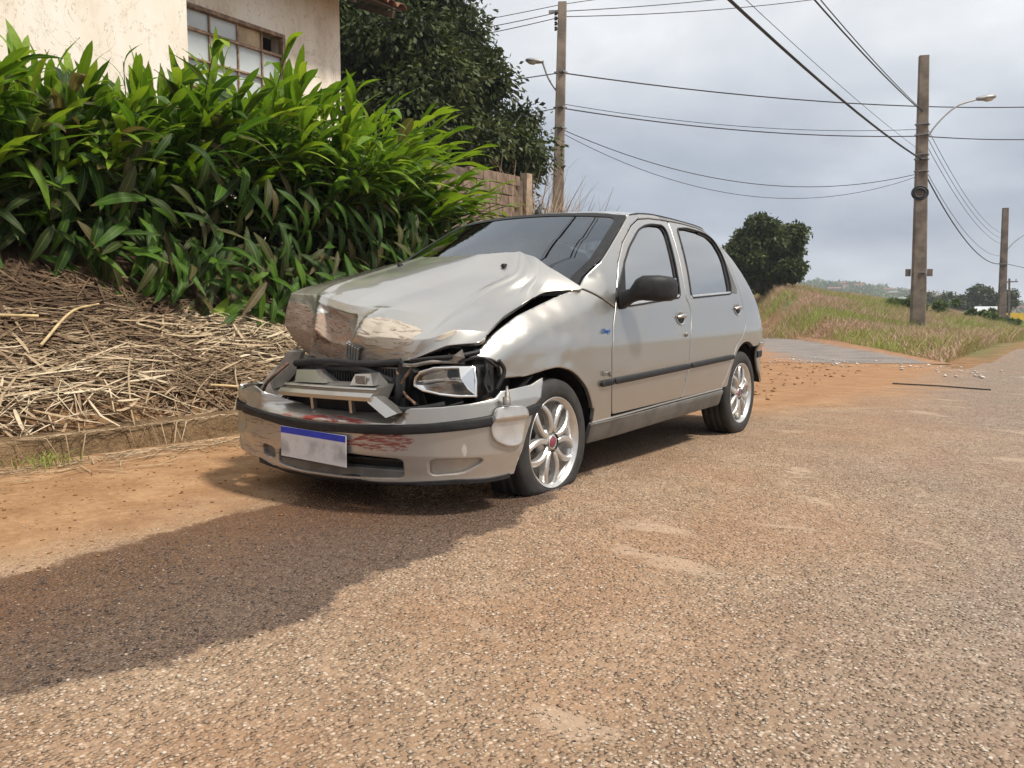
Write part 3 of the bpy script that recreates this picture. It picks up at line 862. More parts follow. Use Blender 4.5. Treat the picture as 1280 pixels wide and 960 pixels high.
for s_, t_ in ((0.61, 0.86), (0.20, 0.86)):
    p = Vector(hoodf(s_, t_))
    MB().box(p + Vector((0, 0, 0.006)), (0.022, 0.035, 0.014), None, 0, 0.6).build('washer_jet', CM['trim'], hood)

# ---- engine bay behind the gaps
eb = MB()
eb.box((0.56, -0.05, 0.52), (0.02, 0.72, 0.46)).box((0.64, -0.26, 0.56), (0.012, 0.34, 0.30)).box((-0.56, 0.06, 0.54), (0.02, 0.50, 0.44)).box((0, 0.30, 0.66), (1.3, 0.02, 0.56)).box((0, -0.15, 0.26), (1.2, 0.9, 0.02)).box((0.1, -0.42, 0.42), (0.95, 0.03, 0.30))
bay = eb.build('engine_bay', CM['dark'], car)
MB().box((0.05, -0.05, 0.58), (0.55, 0.42, 0.36), None, 0, 0.8).build('engine_block', CM['dark'], bay)
MB().box((0.42, -0.15, 0.60), (0.18, 0.24, 0.2)).build('battery', CM['dark'], bay)
MB().tube(spline([(-0.3, -0.50, 0.60), (0.1, -0.56, 0.62), (0.35, -0.54, 0.56), (0.5, -0.45, 0.60)], 16), 0.02, 8).build('radiator_hose', CM['trim'], bay)
MB().tube(spline([(0.30, -0.60, 0.50), (0.42, -0.66, 0.475), (0.52, -0.66, 0.48), (0.62, -0.60, 0.50)], 16), 0.014, 8).build('radiator_hose', CM['trim'], bay)
MB().tube(spline([(0.33, -0.56, 0.47), (0.5, -0.60, 0.455), (0.66, -0.55, 0.47), (0.72, -0.42, 0.50)], 16), 0.018, 8).build('cross_member', CM['rust'], bay)
MB().tube(spline([(0.40, -0.55, 0.66), (0.52, -0.58, 0.675), (0.62, -0.53, 0.685), (0.67, -0.44, 0.70)], 16), 0.010, 6).build('cable', CM['trim'], bay)
MB().tube(spline([(0.38, -0.57, 0.645), (0.47, -0.61, 0.65), (0.55, -0.58, 0.665), (0.64, -0.50, 0.66)], 16), 0.008, 6).build('cable', CM['steel'], bay)
MB().box((0.36, -0.54, 0.58), (0.09, 0.05, 0.13), Matrix.Rotation(0.5, 3, 'Y')).box((0.40, -0.52, 0.50), (0.06, 0.04, 0.08), Matrix.Rotation(-0.4, 3, 'Y')).build('air_duct', CM['trim'], bay)
rad = MB().box((0.02, -0.53, 0.545), (0.66, 0.03, 0.17)).build('radiator', CM['steel'], bay)
fin_o = None
for k in range(40):
    x = -0.30 + 0.64 * k / 39
    if fin_o is None: fin_o = MB().box((0, 0, 0), (0.004, 0.012, 0.16)).build('fin', CM['dark'], rad); o = fin_o
    else: o = link('fin', fin_o.data, None, rad)
    o.location = (x, -0.549, 0.545)
MB().tube(spline([(-0.30, -0.56, 0.63), (-0.1, -0.57, 0.645), (0.15, -0.56, 0.64), (0.34, -0.54, 0.655)], 14), 0.016, 8).build('radiator_tank', CM['trim'], bay)
for k, (a_, b_, c_, r_) in enumerate([((0.33, -0.56, 0.62), (0.40, -0.60, 0.54), (0.50, -0.64, 0.50), 0.006), ((0.45, -0.58, 0.50), (0.56, -0.64, 0.475), (0.68, -0.56, 0.51), 0.005), ((0.36, -0.58, 0.55), (0.43, -0.62, 0.60), (0.46, -0.60, 0.65), 0.006), ((0.62, -0.52, 0.66), (0.70, -0.47, 0.68), (0.735, -0.41, 0.64), 0.006), ((-0.45, -0.48, 0.62), (-0.52, -0.54, 0.54), (-0.62, -0.50, 0.48), 0.008)]):
    MB().tube(spline([a_, b_, c_], 12), r_, 6).build('cable', CM['trim'] if k % 2 else CM['rust'], bay)
MB().tube(spline([(0.37, -0.575, 0.60), (0.385, -0.60, 0.54), (0.37, -0.60, 0.49)], 10), 0.022, 8).build('corrugated_pipe', CM['trim'], bay)
br = MB()
br.add([(0.585, -0.545, 0.665), (0.60, -0.55, 0.70), (0.622, -0.545, 0.69), (0.615, -0.54, 0.66), (0.645, -0.52, 0.715), (0.655, -0.515, 0.68)], [(0, 1, 2, 3), (2, 4, 5, 3)])
br.build('bent_bracket', CM['steel'], bay)
MB().tube(spline([(0.715, -0.46, 0.655), (0.722, -0.46, 0.62), (0.715, -0.47, 0.58), (0.728, -0.46, 0.54)], 10), 0.007, 6).box((0.70, -0.42, 0.60), (0.012, 0.05, 0.13)).box((0.725, -0.455, 0.56), (0.03, 0.012, 0.02)).box((0.722, -0.455, 0.625), (0.03, 0.012, 0.016)).build('lamp_bracket', CM['dark'], bay)
MB().tube(spline([(0.735, -0.40, 0.665), (0.742, -0.37, 0.62), (0.725, -0.40, 0.55)], 10), 0.009, 6).build('cable', CM['trim'], bay)

# ---- headlamp hanging in its hole
LO = [(0.463, -0.600, 0.574), (0.472, -0.602, 0.602), (0.494, -0.600, 0.623), (0.552, -0.585, 0.640), (0.625, -0.555, 0.643), (0.693, -0.505, 0.643), (0.704, -0.51, 0.59), (0.712, -0.52, 0.531), (0.66, -0.57, 0.533), (0.600, -0.605, 0.540), (0.523, -0.615, 0.553), (0.475, -0.607, 0.565)]
LO = [Vector(p) for p in LO]
cen = sum(LO, Vector()) / len(LO)
lampE = MB()
rings = []
for sc_, dp in ((1.0, 0.0), (0.9, 0.03), (0.7, 0.055), (0.4, 0.07), (0.12, 0.075)):
    rings.append([cen + (p - cen) * sc_ + Vector((-0.35, 0.94, 0)) * dp for p in LO])
V = [v for r_ in rings for v in r_]; n = len(LO); F = []
for i in range(len(rings) - 1):
    for k in range(n): F.append((i * n + k, i * n + (k + 1) % n, (i + 1) * n + (k + 1) % n, (i + 1) * n + k))
F.append(tuple(range((len(rings) - 1) * n, len(rings) * n)))
lampE.add(V, F, True)
lamp = lampE.build('headlamp', CM['reflector'], car)
MB().tube(LO + [LO[0]], 0.0065, 6, cap=False).build('lamp_rim', CM['chrome'], lamp)
hs = MB()
R2_ = [[p + Vector((0, 0.012, -0.002)) for p in LO], [cen + (p - cen) * 1.08 + Vector((-0.03, 0.09, 0)) for p in LO]]
hs.add(R2_[0] + R2_[1], [(k, (k + 1) % n, n + (k + 1) % n, n + k) for k in range(n)], True); hs.build('lamp_housing', CM['trim'], lamp)
lz_ = MB(); lz_.add([p + Vector((0.002, -0.005, 0)) + (cen - p) * 0.03 for p in LO] + [cen + Vector((0.008, -0.022, 0.0))], [(k, (k + 1) % n, n) for k in range(n)], True); lz_.build('lamp_lens', CM['lens'], lamp)
MB().tube(spline([(0.478, -0.595, 0.585), (0.54, -0.575, 0.592), (0.62, -0.545, 0.60), (0.655, -0.53, 0.60)], 10), 0.003, 5).build('reflector_step', CM['chrome'], lamp)
MB().lathe([(0.024, 0.006), (0.018, 0.0), (0.011, -0.01), (0.0, -0.012)], 16, Matrix.Translation((0.618, -0.545, 0.617)) @ Matrix.Rotation(R(-55), 4, 'Z')).build('bulb', CM['trim'], lamp)
MB().add([(0.648, -0.545, 0.645), (0.694, -0.512, 0.645), (0.712, -0.525, 0.535), (0.690, -0.545, 0.56), (0.662, -0.552, 0.60)], [(0, 4, 3, 2, 1)]).build('side_reflector', CM['chrome'], lamp)

# ---- front bumper
BPL = [np.array(p) for p in [(-0.765, -0.22), (-0.77, -0.44), (-0.695, -0.60), (-0.42, -0.715), (0, -0.75), (0.40, -0.72), (0.66, -0.61), (0.79, -0.42), (0.82, -0.13)]]
BN = {}
def bplan(s):
    k = round(s, 5)
    if k not in BN:
        c = catmull(BPL, s); d = catmull(BPL, min(1, s + 0.003)) - catmull(BPL, max(0, s - 0.003))
        n_ = np.array((d[1], -d[0])); BN[k] = (c, n_ / np.linalg.norm(n_))
    return BN[k]
def boff(s, z):
    o_ = float(np.interp(z, [0.10, 0.16, 0.18, 0.22, 0.3, 0.42, 0.50, 0.56, 0.62], [-0.08, -0.045, -0.014, -0.012, 0, 0, -0.008, -0.035, -0.09]))
    w = min(1, max(0, (s - 0.40) / 0.04)) * min(1, max(0, (0.665 - s) / 0.04))
    o_ -= 0.085 * w * min(1, max(0, (z - 0.424) / 0.04))
    # crumple on the car's right corner
    k = max(0, min(1, (0.44 - s) / 0.1))
    o_ += 0.016 * k * noise.noise(Vector((s * 30, z * 13, 3.1))) - 0.006 * k
    return o_
def bump_l(ex=0.0):
    def f(s, z):
        c, n_ = bplan(s); o_ = boff(s, z) + ex
        return (c[0] + n_[0] * o_, c[1] + n_[1] * o_, z)
    return f
ST_S = [0.0, 0.2, 0.335, 0.40, 0.45, 0.50, 0.545, 0.585, 0.65, 0.70, 0.76, 0.83, 0.92, 0.955, 1.0]
ST_T = [0.45, 0.448, 0.442, 0.428, 0.416, 0.409, 0.41, 0.414, 0.424, 0.430, 0.442, 0.455, 0.470, 0.478, 0.49]
ST_B = [0.40, 0.402, 0.400, 0.393, 0.374, 0.370, 0.374, 0.377, 0.382, 0.390, 0.400, 0.411, 0.432, 0.440, 0.45]
stt = lambda s: float(np.interp(s, ST_S, ST_T)); stb = lambda s: float(np.interp(s, ST_S, ST_B))
SS = [i / 60 for i in range(61)]
TOPE = [(1.0, 0.578), (0.955, 0.556), (0.87, 0.545), (0.85, 0.520), (0.79, 0.506), (0.73, 0.494), (0.672, 0.488), (0.645, 0.462), (0.60, 0.458), (0.50, 0.455), (0.44, 0.468), (0.413, 0.50), (0.365, 0.532), (0.30, 0.50), (0.2, 0.515), (0.0, 0.50)]
BU = [(s, stt(s) - 0.004) for s in SS if s <= 0.945] + [(0.955, 0.478), (0.972, 0.50)] + TOPE
bumper = panel('front_bumper', BU, bump_l(), CM['bumper'], car, h=0.012, thick=0.012, bev=0.003)
BOT = [(0.905, 0.255), (0.897, 0.205), (0.83, 0.197), (0.76, 0.20), (0.70, 0.192), (0.645, 0.182), (0.60, 0.175), (0.55, 0.168), (0.49, 0.158), (0.43, 0.165), (0.405, 0.185), (0.38, 0.20), (0.2, 0.20), (0.0, 0.21)]
BL = [(s, stb(s) + 0.004) for s in SS if s <= 0.935] + [(0.945, 0.44), (0.925, 0.355)] + BOT
HOLE = rc([(0.430, 0.200), (0.47, 0.186), (0.55, 0.190), (0.657, 0.208), (0.657, 0.284), (0.56, 0.29), (0.436, 0.272)], 0.008)
FOGP = rc([(0.705, 0.222), (0.775, 0.232), (0.815, 0.268), (0.815, 0.288), (0.705, 0.289)], 0.008)
FOGL = rc([(0.395, 0.225), (0.422, 0.215), (0.425, 0.265), (0.398, 0.28)], 0.006)
panel('bumper_skirt', BL, bump_l(), CM['bumper'], bumper, holes=[HOLE, FOGP, FOGL], h=0.012, thick=0.02, bev=0.004)
panel('fog_lamp_blank', inset(FOGP, -0.004), bump_l(-0.022), CM['bumper'], bumper, h=0.015, thick=0, bev=0)
panel('fog_lamp_blank', inset(FOGL, -0.004), bump_l(-0.022), CM['grey'], bumper, h=0.012, thick=0, bev=0)
panel('lower_grille', [(0.428, 0.188), (0.47, 0.178), (0.55, 0.184), (0.66, 0.200), (0.66, 0.236), (0.43, 0.226)], bump_l(-0.012), CM['grey'], bumper, h=0.012, thick=0.03, bev=0.004)
panel('lower_intake', inset(HOLE, -0.01), bump_l(-0.06), CM['dark'], bumper, h=0.03, thick=0, bev=0)
for zk in (0.262,):
    panel('intake_slat', [(0.434, zk), (0.66, zk + 0.006), (0.66, zk + 0.016), (0.434, zk + 0.01)], bump_l(-0.022), CM['trim'], bumper, h=0.01, thick=0.03, bev=0.002)
# dark chin spoiler along the bottom left
panel('chin_lip', [(s, float(np.interp(s, [p[0] for p in reversed(BOT)], [p[1] for p in reversed(BOT)])) - 0.012) for s in SS if 0.38 < s < 0.9] + [(s, float(np.interp(s, [p[0] for p in reversed(BOT)], [p[1] for p in reversed(BOT)])) + 0.008) for s in reversed(SS) if 0.38 < s < 0.9], bump_l(0.006), CM['trim'], bumper, h=0.012, thick=0.03, bev=0.003)
panel('trim_strip', [(s, stb(s)) for s in SS if s <= 0.95] + [(0.955, 0.442), (0.968, 0.474)] + [(s, stt(s)) for s in reversed(SS) if s <= 0.95], lambda s, z: bump_l(0.014 - 0.010 * (abs(z - 0.5 * (stt(s) + stb(s))) / 0.026) ** 4)(s, z), CM['trim'], bumper, h=0.01, thick=0.018, bev=0.003)
# number plate
pc = Vector((0.03, -0.762, 0.306)); pr_ = Matrix.Rotation(R(1.5), 3, 'Y')
plate = MB().box(pc, (0.40, 0.004, 0.13), pr_).build('number_plate', CM['plate'], bumper)
MB().box(pc + Vector((0.0012, -0.0016, 0.051)), (0.398, 0.003, 0.027), pr_).build('plate_band', CM['plateblue'], plate)
# loose indicator shell hanging in front of the bumper corner
IND = rc([(0.845, 0.492), (0.912, 0.486), (0.919, 0.44), (0.905, 0.33), (0.878, 0.322), (0.842, 0.352), (0.832, 0.40)], 0.012)
ic = (0.877, 0.41)
def indf(s, z):
    a = (s - ic[0]) / 0.05; b = (z - ic[1]) / 0.10
    dome = max(0, 1 - (a * a + b * b)) ** 0.7
    return bump_l(0.022 + 0.012 * sstep_(b, 0.15, 0.35) - 0.010 * dome * (1 - sstep_(b, 0.15, 0.35)))(s, z)
ind = panel('loose_indicator', IND, indf, CM['alloy'], car, h=0.008, thick=0.022, bev=0.004)
bb = Vector(bump_l(0.03)(0.866, 0.495))
MB().tube([bb, bb + Vector((0, 0, 0.03)), bb + Vector((0.002, 0, 0.031)), bb + Vector((0.003, 0, 0.05)), bb + Vector((0.001, 0, 0.051)), bb + Vector((0, 0.003, 0.075))], [0.017, 0.016, 0.010, 0.010, 0.006, 0.005], 10).build('bulb_holder', CM['steel'], ind)

# ---- upper grille moulding, pushed out over the bumper
gr = MB()
sec = [(-0.600, 0.566), (-0.660, 0.556), (-0.700, 0.556), (-0.706, 0.549), (-0.690, 0.543), (-0.690, 0.538), (-0.722, 0.537), (-0.736, 0.522), (-0.734, 0.506), (-0.712, 0.500), (-0.64, 0.506)]
def sect(x):
    k = (x + 0.26) / 0.61
    dy = 0.055 * (1 - k) ** 2 + 0.01 * k; dz = -0.006 * (1 - k) + 0.004 * k
    return [Vector((x + 0.02 * (y + 0.7), y + dy - 0.012, z + dz)) for y, z in sec]
xs_ = [-0.265 + 0.617 * i / 12 for i in range(13)]
Rg = [sect(x) for x in xs_]
V = [v for r_ in Rg for v in r_]; n = len(sec); F = []
for i in range(12):
    for k in range(n): F.append((i * n + k, (i + 1) * n + k, (i + 1) * n + (k + 1) % n, i * n + (k + 1) % n))
F += [tuple(range(n)), tuple(reversed(range(12 * n, 13 * n)))]
gr.add(V, F)
grille = gr.build('grille_moulding', CM['paint'], car)
def slab(pts, d, name, par, mat):
    V = [Vector(p) for p in pts] + [Vector(p) + Vector(d) for p in pts]
    n = len(pts)
    return MB().add(V, [tuple(range(n)), tuple(reversed(range(n, 2 * n)))] + [(k, n + k, n + (k + 1) % n, (k + 1) % n) for k in range(n)]).build(name, CM[mat], par)
slab([(0.325, -0.728, 0.537), (0.365, -0.720, 0.527), (0.480, -0.722, 0.470), (0.437, -0.744, 0.452), (0.335, -0.739, 0.506)], (-0.012, 0.06, -0.002), 'moulding_arm', grille, 'paint')
slab([(-0.27, -0.668, 0.53), (-0.245, -0.675, 0.50), (-0.31, -0.69, 0.452), (-0.39, -0.675, 0.462)], (0, 0.05, 0.004), 'moulding_arm', grille, 'paint')
for x0, y0 in ((-0.05, -0.70), (0.20, -0.715)):
    slab([(x0, y0, 0.51), (x0 + 0.018, y0, 0.51), (x0 + 0.022, y0, 0.452), (x0 + 0.008, y0, 0.452)], (0, 0.02, 0), 'grille_strut', grille, 'paint')
def wedge(b0, b1, t0, t1, depth, name):
    V = [b0, b1, (b1[0] - 0.01, b1[1] + depth, b1[2]), (b0[0] - 0.01, b0[1] + depth, b0[2]), t0, t1, (t1[0] - 0.02, t1[1] + depth * 0.7, t1[2]), (t0[0] - 0.02, t0[1] + depth * 0.7, t0[2])]
    return MB().add(V, [(3, 2, 1, 0), (4, 5, 6, 7), (0, 1, 5, 4), (1, 2, 6, 5), (2, 3, 7, 6), (3, 0, 4, 7)]).build(name, CM['paint'], grille)
wedge((-0.215, -0.64, 0.555), (-0.005, -0.66, 0.56), (-0.235, -0.61, 0.607), (-0.10, -0.62, 0.611), 0.10, 'mounting_lug')
wedge((0.175, -0.68, 0.562), (0.305, -0.675, 0.565), (0.188, -0.66, 0.607), (0.272, -0.655, 0.612), 0.10, 'mounting_lug')
MB().box((0.235, -0.676, 0.588), (0.055, 0.006, 0.03)).build('lug_opening', CM['inner'], grille)
MB().box((0.06, -0.60, 0.48), (0.72, 0.02, 0.07)).build('grille_back', CM['dark'], grille)
slab([(-0.31, -0.60, 0.45), (-0.80, -0.46, 0.47), (-0.80, -0.40, 0.45), (-0.31, -0.54, 0.43)], (0, 0, -0.01), 'bumper_shelf', grille, 'dark')
# torn wheel-arch liner showing at the crushed corner
tl = MB()
for i in range(9):
    t = i / 8
    a = R(200 - 120 * t)
    for k in range(4):
        w = k / 3
        tl.V.append((-0.50 - 0.26 * w + 0.02 * noise.noise(Vector((t * 3, w * 2, 1))), -0.12 + 0.30 * math.cos(a) - 0.04 * w, 0.36 + 0.31 * math.sin(a) - 0.05 * w))
for i in range(8):
    for k in range(3):
        tl.F.append((i * 4 + k, i * 4 + k + 1, i * 4 + k + 5, i * 4 + k + 4)); tl.S.append(True); tl.M.append(0)
tl.build('arch_liner', CM['inner'], car)
slab([(-0.60, -0.36, 0.665), (-0.47, -0.38, 0.665), (-0.50, -0.40, 0.56), (-0.56, -0.42, 0.50), (-0.74, -0.40, 0.455), (-0.70, -0.38, 0.54)], (0.01, 0.02, 0.01), 'torn_wing_edge', car, 'inner')

# ---- wheels
def make_tyre(flat):
    prof = [(0.200, 0.085), (0.208, 0.095), (0.225, 0.100), (0.250, 0.099), (0.270, 0.092), (0.280, 0.083), (0.284, 0.070), (0.2855, 0.045), (0.281, 0.043), (0.281, 0.035), (0.2858, 0.033), (0.286, 0.006), (0.281, 0.004), (0.281, -0.004), (0.286, -0.006), (0.2858, -0.033), (0.281, -0.035), (0.281, -0.043), (0.2855, -0.045), (0.284, -0.070), (0.280, -0.083), (0.250, -0.099), (0.225, -0.100), (0.200, -0.085)]
    t = MB().lathe(prof, 56)
    V = []
    for (x, y, z) in t.V:
        if flat:
            g_ = -0.212
            if z < -0.12:
                k = min(1, (-z - 0.12) / 0.16); r_ = math.hypot(y, z)
                sq = max(0, (r_ - 0.2) / 0.085)
                x = x * (1 + 0.22 * k * sq) - 0.035 * k * sq
                if z < g_ + 0.03: y *= 1 + 0.10 * k
            if z < g_: z = g_ - 0.002 * ((z - g_) / 0.04)
        else:
            if z < -0.270: z = -0.270
        V.append((x, y, z))
    t.V = V
    me = bpy.data.meshes.new('tyre')
    me.from_pydata(t.V, [], t.F); me.polygons.foreach_set('use_smooth', t.S); me.update()
    me.materials.append(CM['rubber'])
    return me
def make_rim():
    b = MB()
    b.lathe([(0.196, 0.088), (0.200, 0.094), (0.203, 0.095), (0.205, 0.090), (0.203, 0.080), (0.19, 0.078), (0.186, 0.05), (0.175, 0.03), (0.172, -0.06)], 56)
    b.lathe([(0.196, 0.088), (0.188, 0.083), (0.184, 0.07)], 56)
    return b
def make_spoke(a):
    """one double spoke: two arms that part at the hub and meet the rim side by side"""
    b = MB()
    for sg in (-1, 1):
        pts = []
        for i in range(9):
            t = i / 8
            r_ = 0.045 + 0.147 * t
            off = 0.014 + 0.030 * math.sin(math.pi * min(1, t * 0.95)) ** 0.8 + 0.006 * t      # sideways distance of the arm from the spoke's centre line
            x = 0.066 + 0.020 * math.sin(math.pi * (0.25 + 0.6 * t))
            pts.append((r_, a + sg * math.atan2(off, r_), x, 0.0125 + 0.003 * t))
        V = []; F = []
        for (r_, th, x, w) in pts:
            c, s = math.cos(th), math.sin(th)
            er = Vector((0, s, c)); et = Vector((0, c, -s))
            p = er * r_
            for (dw, dx) in ((-1, -0.03), (-1, -0.004), (-0.55, 0.003), (0.55, 0.003), (1, -0.004), (1, -0.03)):
                V.append(p + et * (w * dw) + Vector((x + dx, 0, 0)))
        for i in range(8):
            for k in range(6):
                F.append((i * 6 + k, (i + 1) * 6 + k, (i + 1) * 6 + (k + 1) % 6, i * 6 + (k + 1) % 6))
        b.add(V, F, False)
    return b
tyre_flat, tyre_ok = make_tyre(True), make_tyre(False)
rim_me = make_rim().build('rim', CM['alloy']); rim_mesh = rim_me.data; bpy.data.objects.remove(rim_me)
hub = MB().lathe([(0.0, 0.078), (0.03, 0.078), (0.05, 0.072), (0.066, 0.062), (0.068, 0.03)], 30)
hub_o = hub.build('hub', CM['alloy']); hub_mesh = hub_o.data; bpy.data.objects.remove(hub_o)
cap_o = MB().lathe([(0.0, 0.084), (0.020, 0.083), (0.025, 0.080), (0.026, 0.07)], 20).build('centre_cap', CM['capred']); cap_mesh = cap_o.data; bpy.data.objects.remove(cap_o)
ring_o = MB().lathe([(0.026, 0.082), (0.031, 0.084), (0.033, 0.080), (0.033, 0.07)], 20).build('cap_ring', CM['alloy']); ring_mesh = ring_o.data; bpy.data.objects.remove(ring_o)
back_o = MB().lathe([(0.174, -0.02), (0.12, -0.02), (0.03, 0.0), (0.0, 0.0)], 32).build('brake_disc', CM['steel']); back_mesh = back_o.data; bpy.data.objects.remove(back_o)
bolt_o = MB().lathe([(0.0, 0.004), (0.005, 0.004), (0.006, -0.004), (0.0095, -0.006), (0.0105, 0.002), (0.0125, 0.004), (0.0135, 0.0)], 10).build('wheel_bolt', CM['dark']); bolt_mesh = bolt_o.data; bpy.data.objects.remove(bolt_o)
spokes = []
for k in range(5):
    o = make_spoke(R(184 + 72 * k)).build('spoke', CM['alloy']); spokes.append(o.data); bpy.data.objects.remove(o)
def wheel(loc, sgn, flat, roll, full=True):
    w = empty('wheel', loc, (0, 0, 0 if sgn > 0 else math.pi)); w.parent = car
    link('tyre', tyre_flat if flat else tyre_ok, None, w)
    parts = [('rim', rim_mesh), ('hub', hub_mesh), ('brake_disc', back_mesh)]
    if full: parts += [('centre_cap', cap_mesh), ('cap_ring', ring_mesh)] + [('spoke', s) for s in spokes]
    for nme, me in parts:
        o = link(nme, me, None, w); o.rotation_euler = (roll, 0, 0)
    if full:
        for k in range(4):
            a = R(45 + 90 * k) + R(40)
            o = link('wheel_bolt', bolt_mesh, None, w)
            o.location = (0.076, 0.049 * math.sin(a), 0.049 * math.cos(a))
wheel((0.655, 0.0, 0.275), 1, True, 0.0)
wheel((0.665, 2.361, 0.272), 1, False, R(25))
wheel((-0.655, 0.05, 0.285), -1, False, 0.4, False)
wheel((-0.665, 2.361, 0.272), -1, False, 0.8, False)
# wheel-arch liners
for sg, cy in ((1, 0.0), (1, 2.361), (-1, 0.06), (-1, 2.361)):
    b = MB(); n = 22; V = []; F = []
    for i in range(n + 1):
        a = R(-8 + 196 * i / n)
        for x in (0.46, 0.735): V.append((sg * x, cy + 0.335 * math.cos(a), 0.285 + 0.335 * math.sin(a)))
    for i in range(n): F.append((2 * i, 2 * i + 1, 2 * i + 3, 2 * i + 2))
    V += [(sg * 0.46, cy, 0.285)]
    for i in range(n): F.append((2 * i, 2 * i + 2, len(V) - 1))
    b.add(V, F, True)
    b.build('arch_liner', CM['dark'], car)

# ---- floor and cabin
MB().box((0, 1.5, 0.24), (1.30, 2.9, 0.03)).box((0, 2.95, 0.4), (1.2, 0.03, 0.35)).build('floor_pan', CM['dark'], car)
cab = MB()
V = []
dsh = [(0.30, 0.55), (0.30, 0.90), (0.42, 0.955), (0.62, 0.94), (0.72, 0.86), (0.66, 0.62)]
for x in (-0.66, 0.66): V += [(x, y, z) for y, z in dsh]
F = [tuple(range(6)), tuple(reversed(range(6, 12)))] + [(k, 6 + k, 6 + (k + 1) % 6, (k + 1) % 6) for k in range(6)]
MB().add(V, F).build('dashboard', CM['trim'], car)
for x in (-0.34, 0.34):
    s_ = MB().box((x, 1.20, 0.50), (0.46, 0.50, 0.16), Matrix.Rotation(0.15, 3, 'X')).build('front_seat', CM['fabric'], car)
    MB().box((x, 1.48, 0.82), (0.44, 0.14, 0.56), Matrix.Rotation(-0.25, 3, 'X'), 0, 0.85).build('seat_back', CM['fabric'], s_)
    MB().box((x, 1.57, 1.16), (0.24, 0.09, 0.17), Matrix.Rotation(-0.2, 3, 'X'), 0, 0.8).build('headrest', CM['fabric'], s_)
rs = MB().box((0, 2.05, 0.50), (1.2, 0.48, 0.16)).build('rear_seat', CM['fabric'], car)
MB().box((0, 2.35, 0.82), (1.2, 0.14, 0.56), Matrix.Rotation(-0.35, 3, 'X')).build('seat_back', CM['fabric'], rs)
sw_ = MB().tube([(0.34 + 0.18 * math.cos(a), 0.86 + 0.06 * math.sin(a), 0.93 + 0.17 * math.sin(a)) for a in [2 * math.pi * k / 28 for k in range(29)]], 0.014, 8, cap=False)
sw_.tube([(0.34, 0.72, 0.86), (0.34, 0.87, 0.93)], 0.03, 8).tube([(0.17, 0.86, 0.93), (0.51, 0.86, 0.93)], 0.015, 6)
sw_.build('steering_wheel', CM['trim'], car)
# ================================================================== TERRAIN
NX, NY = 0.90, 0.43          # across the side street
def sstep(v, a, b):
    t = min(1, max(0, (v - a) / (b - a)))
    return t * t * (3 - 2 * t)
KX = -2.05                   # kerb line
def hz(x, y):
    o = x * NX + y * NY
    # fall of the road beyond the junction, valley, far hillside
    z = -0.0006 * max(0, min(y, 62) - 15) ** 2
    z -= 7.0 * sstep(y, 130, 320)
    if y > 300:
        hh = float(np.interp(x / y * 700, [-500, -260, -180, -140, -85, -40, 60, 200], [38, 34, 32, 27, 19, 13, 11, 12]))
        z += hh * sstep(y, 320, 760) + 2.5 * noise.noise(Vector((x / 60, y / 60, 0)))
    # bank under the hedge
    t = KX - 0.10 - x
    if t > 0:
        f = 1 - sstep(o, -0.6, 2.0)
        z += f * (0.13 + 0.62 * min(t, 2.0) + 0.03 * max(0, min(t, 10) - 2.0)) * (1 if t > 0.15 else t / 0.15)
        z += f * 0.04 * noise.noise(Vector((x * 1.3, y * 1.3, 0)))
    # grassy mound on the far corner
    if o > 5.6 and x < 1.6 and y < 200:
        cap = min(4.2, max(0.06, -0.30 - 0.20 * x + 0.03 * max(0, y - 26)))
        z += min(cap, (1.1 if x < -8 else 0.7) * (o - 5.6)) * sstep(1.3 - x, 0, 3.0) * (1 - sstep(y, 60, 130))
    # slight swell of the road under the front wheel
    z += 0.030 * math.exp(-((x - 0.7) ** 2 + (y - 0.0) ** 2) / 0.5)
    if y < 40 and x > KX: z += 0.012 * noise.noise(Vector((x * 0.5, y * 0.5, 3.3)))* min(1, abs(y - 2.36) * 0.8 + abs(x - 0.7) * 0.5)
    return z
def lines(a, b, fine, lo, hi, grow):
    """coordinates: spacing `fine` between lo and hi, growing outwards to a and b"""
    L_ = list(np.arange(lo, hi + 1e-6, fine))
    s = fine; x = hi
    while x < b: s *= grow; x += s; L_.append(min(x, b))
    s = fine; x = lo
    while x > a: s *= grow; x -= s; L_.insert(0, max(x, a))
    return L_
def ground_coords(nt):
    geo = nt.n('ShaderNodeNewGeometry').outputs['Position']
    return geo, nt.xyz(geo)

def mat_ground():
    m, nt, b = newmat('earth_and_verge')
    p, (x, y, z) = ground_coords(nt)
    n1 = nt.noise(p, 0.35, 5.0); n2 = nt.noise(p, 2.4, 5.0, 0.6); n3 = nt.noise(p, 26.0, 4.0, 0.65)
    earth = nt.ramp(n2, [(0.3, (0.16, 0.085, 0.04)), (0.5, (0.27, 0.155, 0.075)), (0.7, (0.34, 0.215, 0.12))])
    earth = nt.mix(nt.step(n3, 0.35, 0.7), nt.mix(0.5, earth, (0.12, 0.065, 0.035)), earth)
    green = nt.ramp(n2, [(0.3, (0.06, 0.085, 0.025)), (0.5, (0.10, 0.125, 0.04)), (0.68, (0.19, 0.17, 0.07))])
    far = nt.math('MULTIPLY', nt.step(nt.math('ADD', nt.math('MULTIPLY', x, NX), nt.math('MULTIPLY', y, NY)), 6.3, 7.2), nt.step(nt.math('ADD', x, nt.math('MULTIPLY', n1, 0.8)), 2.2, 0.8))
    farf = nt.math('MAXIMUM', far, nt.step(y, 80, 110))
    P(b, col=nt.mix(farf, earth, green), rough=0.95, spec=0.2, normal=nt.bump(nt.math('ADD', n3, nt.math('MULTIPLY', n2, 2.0)), 0.6, 0.03))
    return m
gxs = lines(-900, 900, 0.16, -5.2, 1.2, 1.16); gys = lines(-60, 1300, 0.35, -6.5, 17, 1.09)
V = [(x, y, hz(x, y) - 0.004) for y in gys for x in gxs]
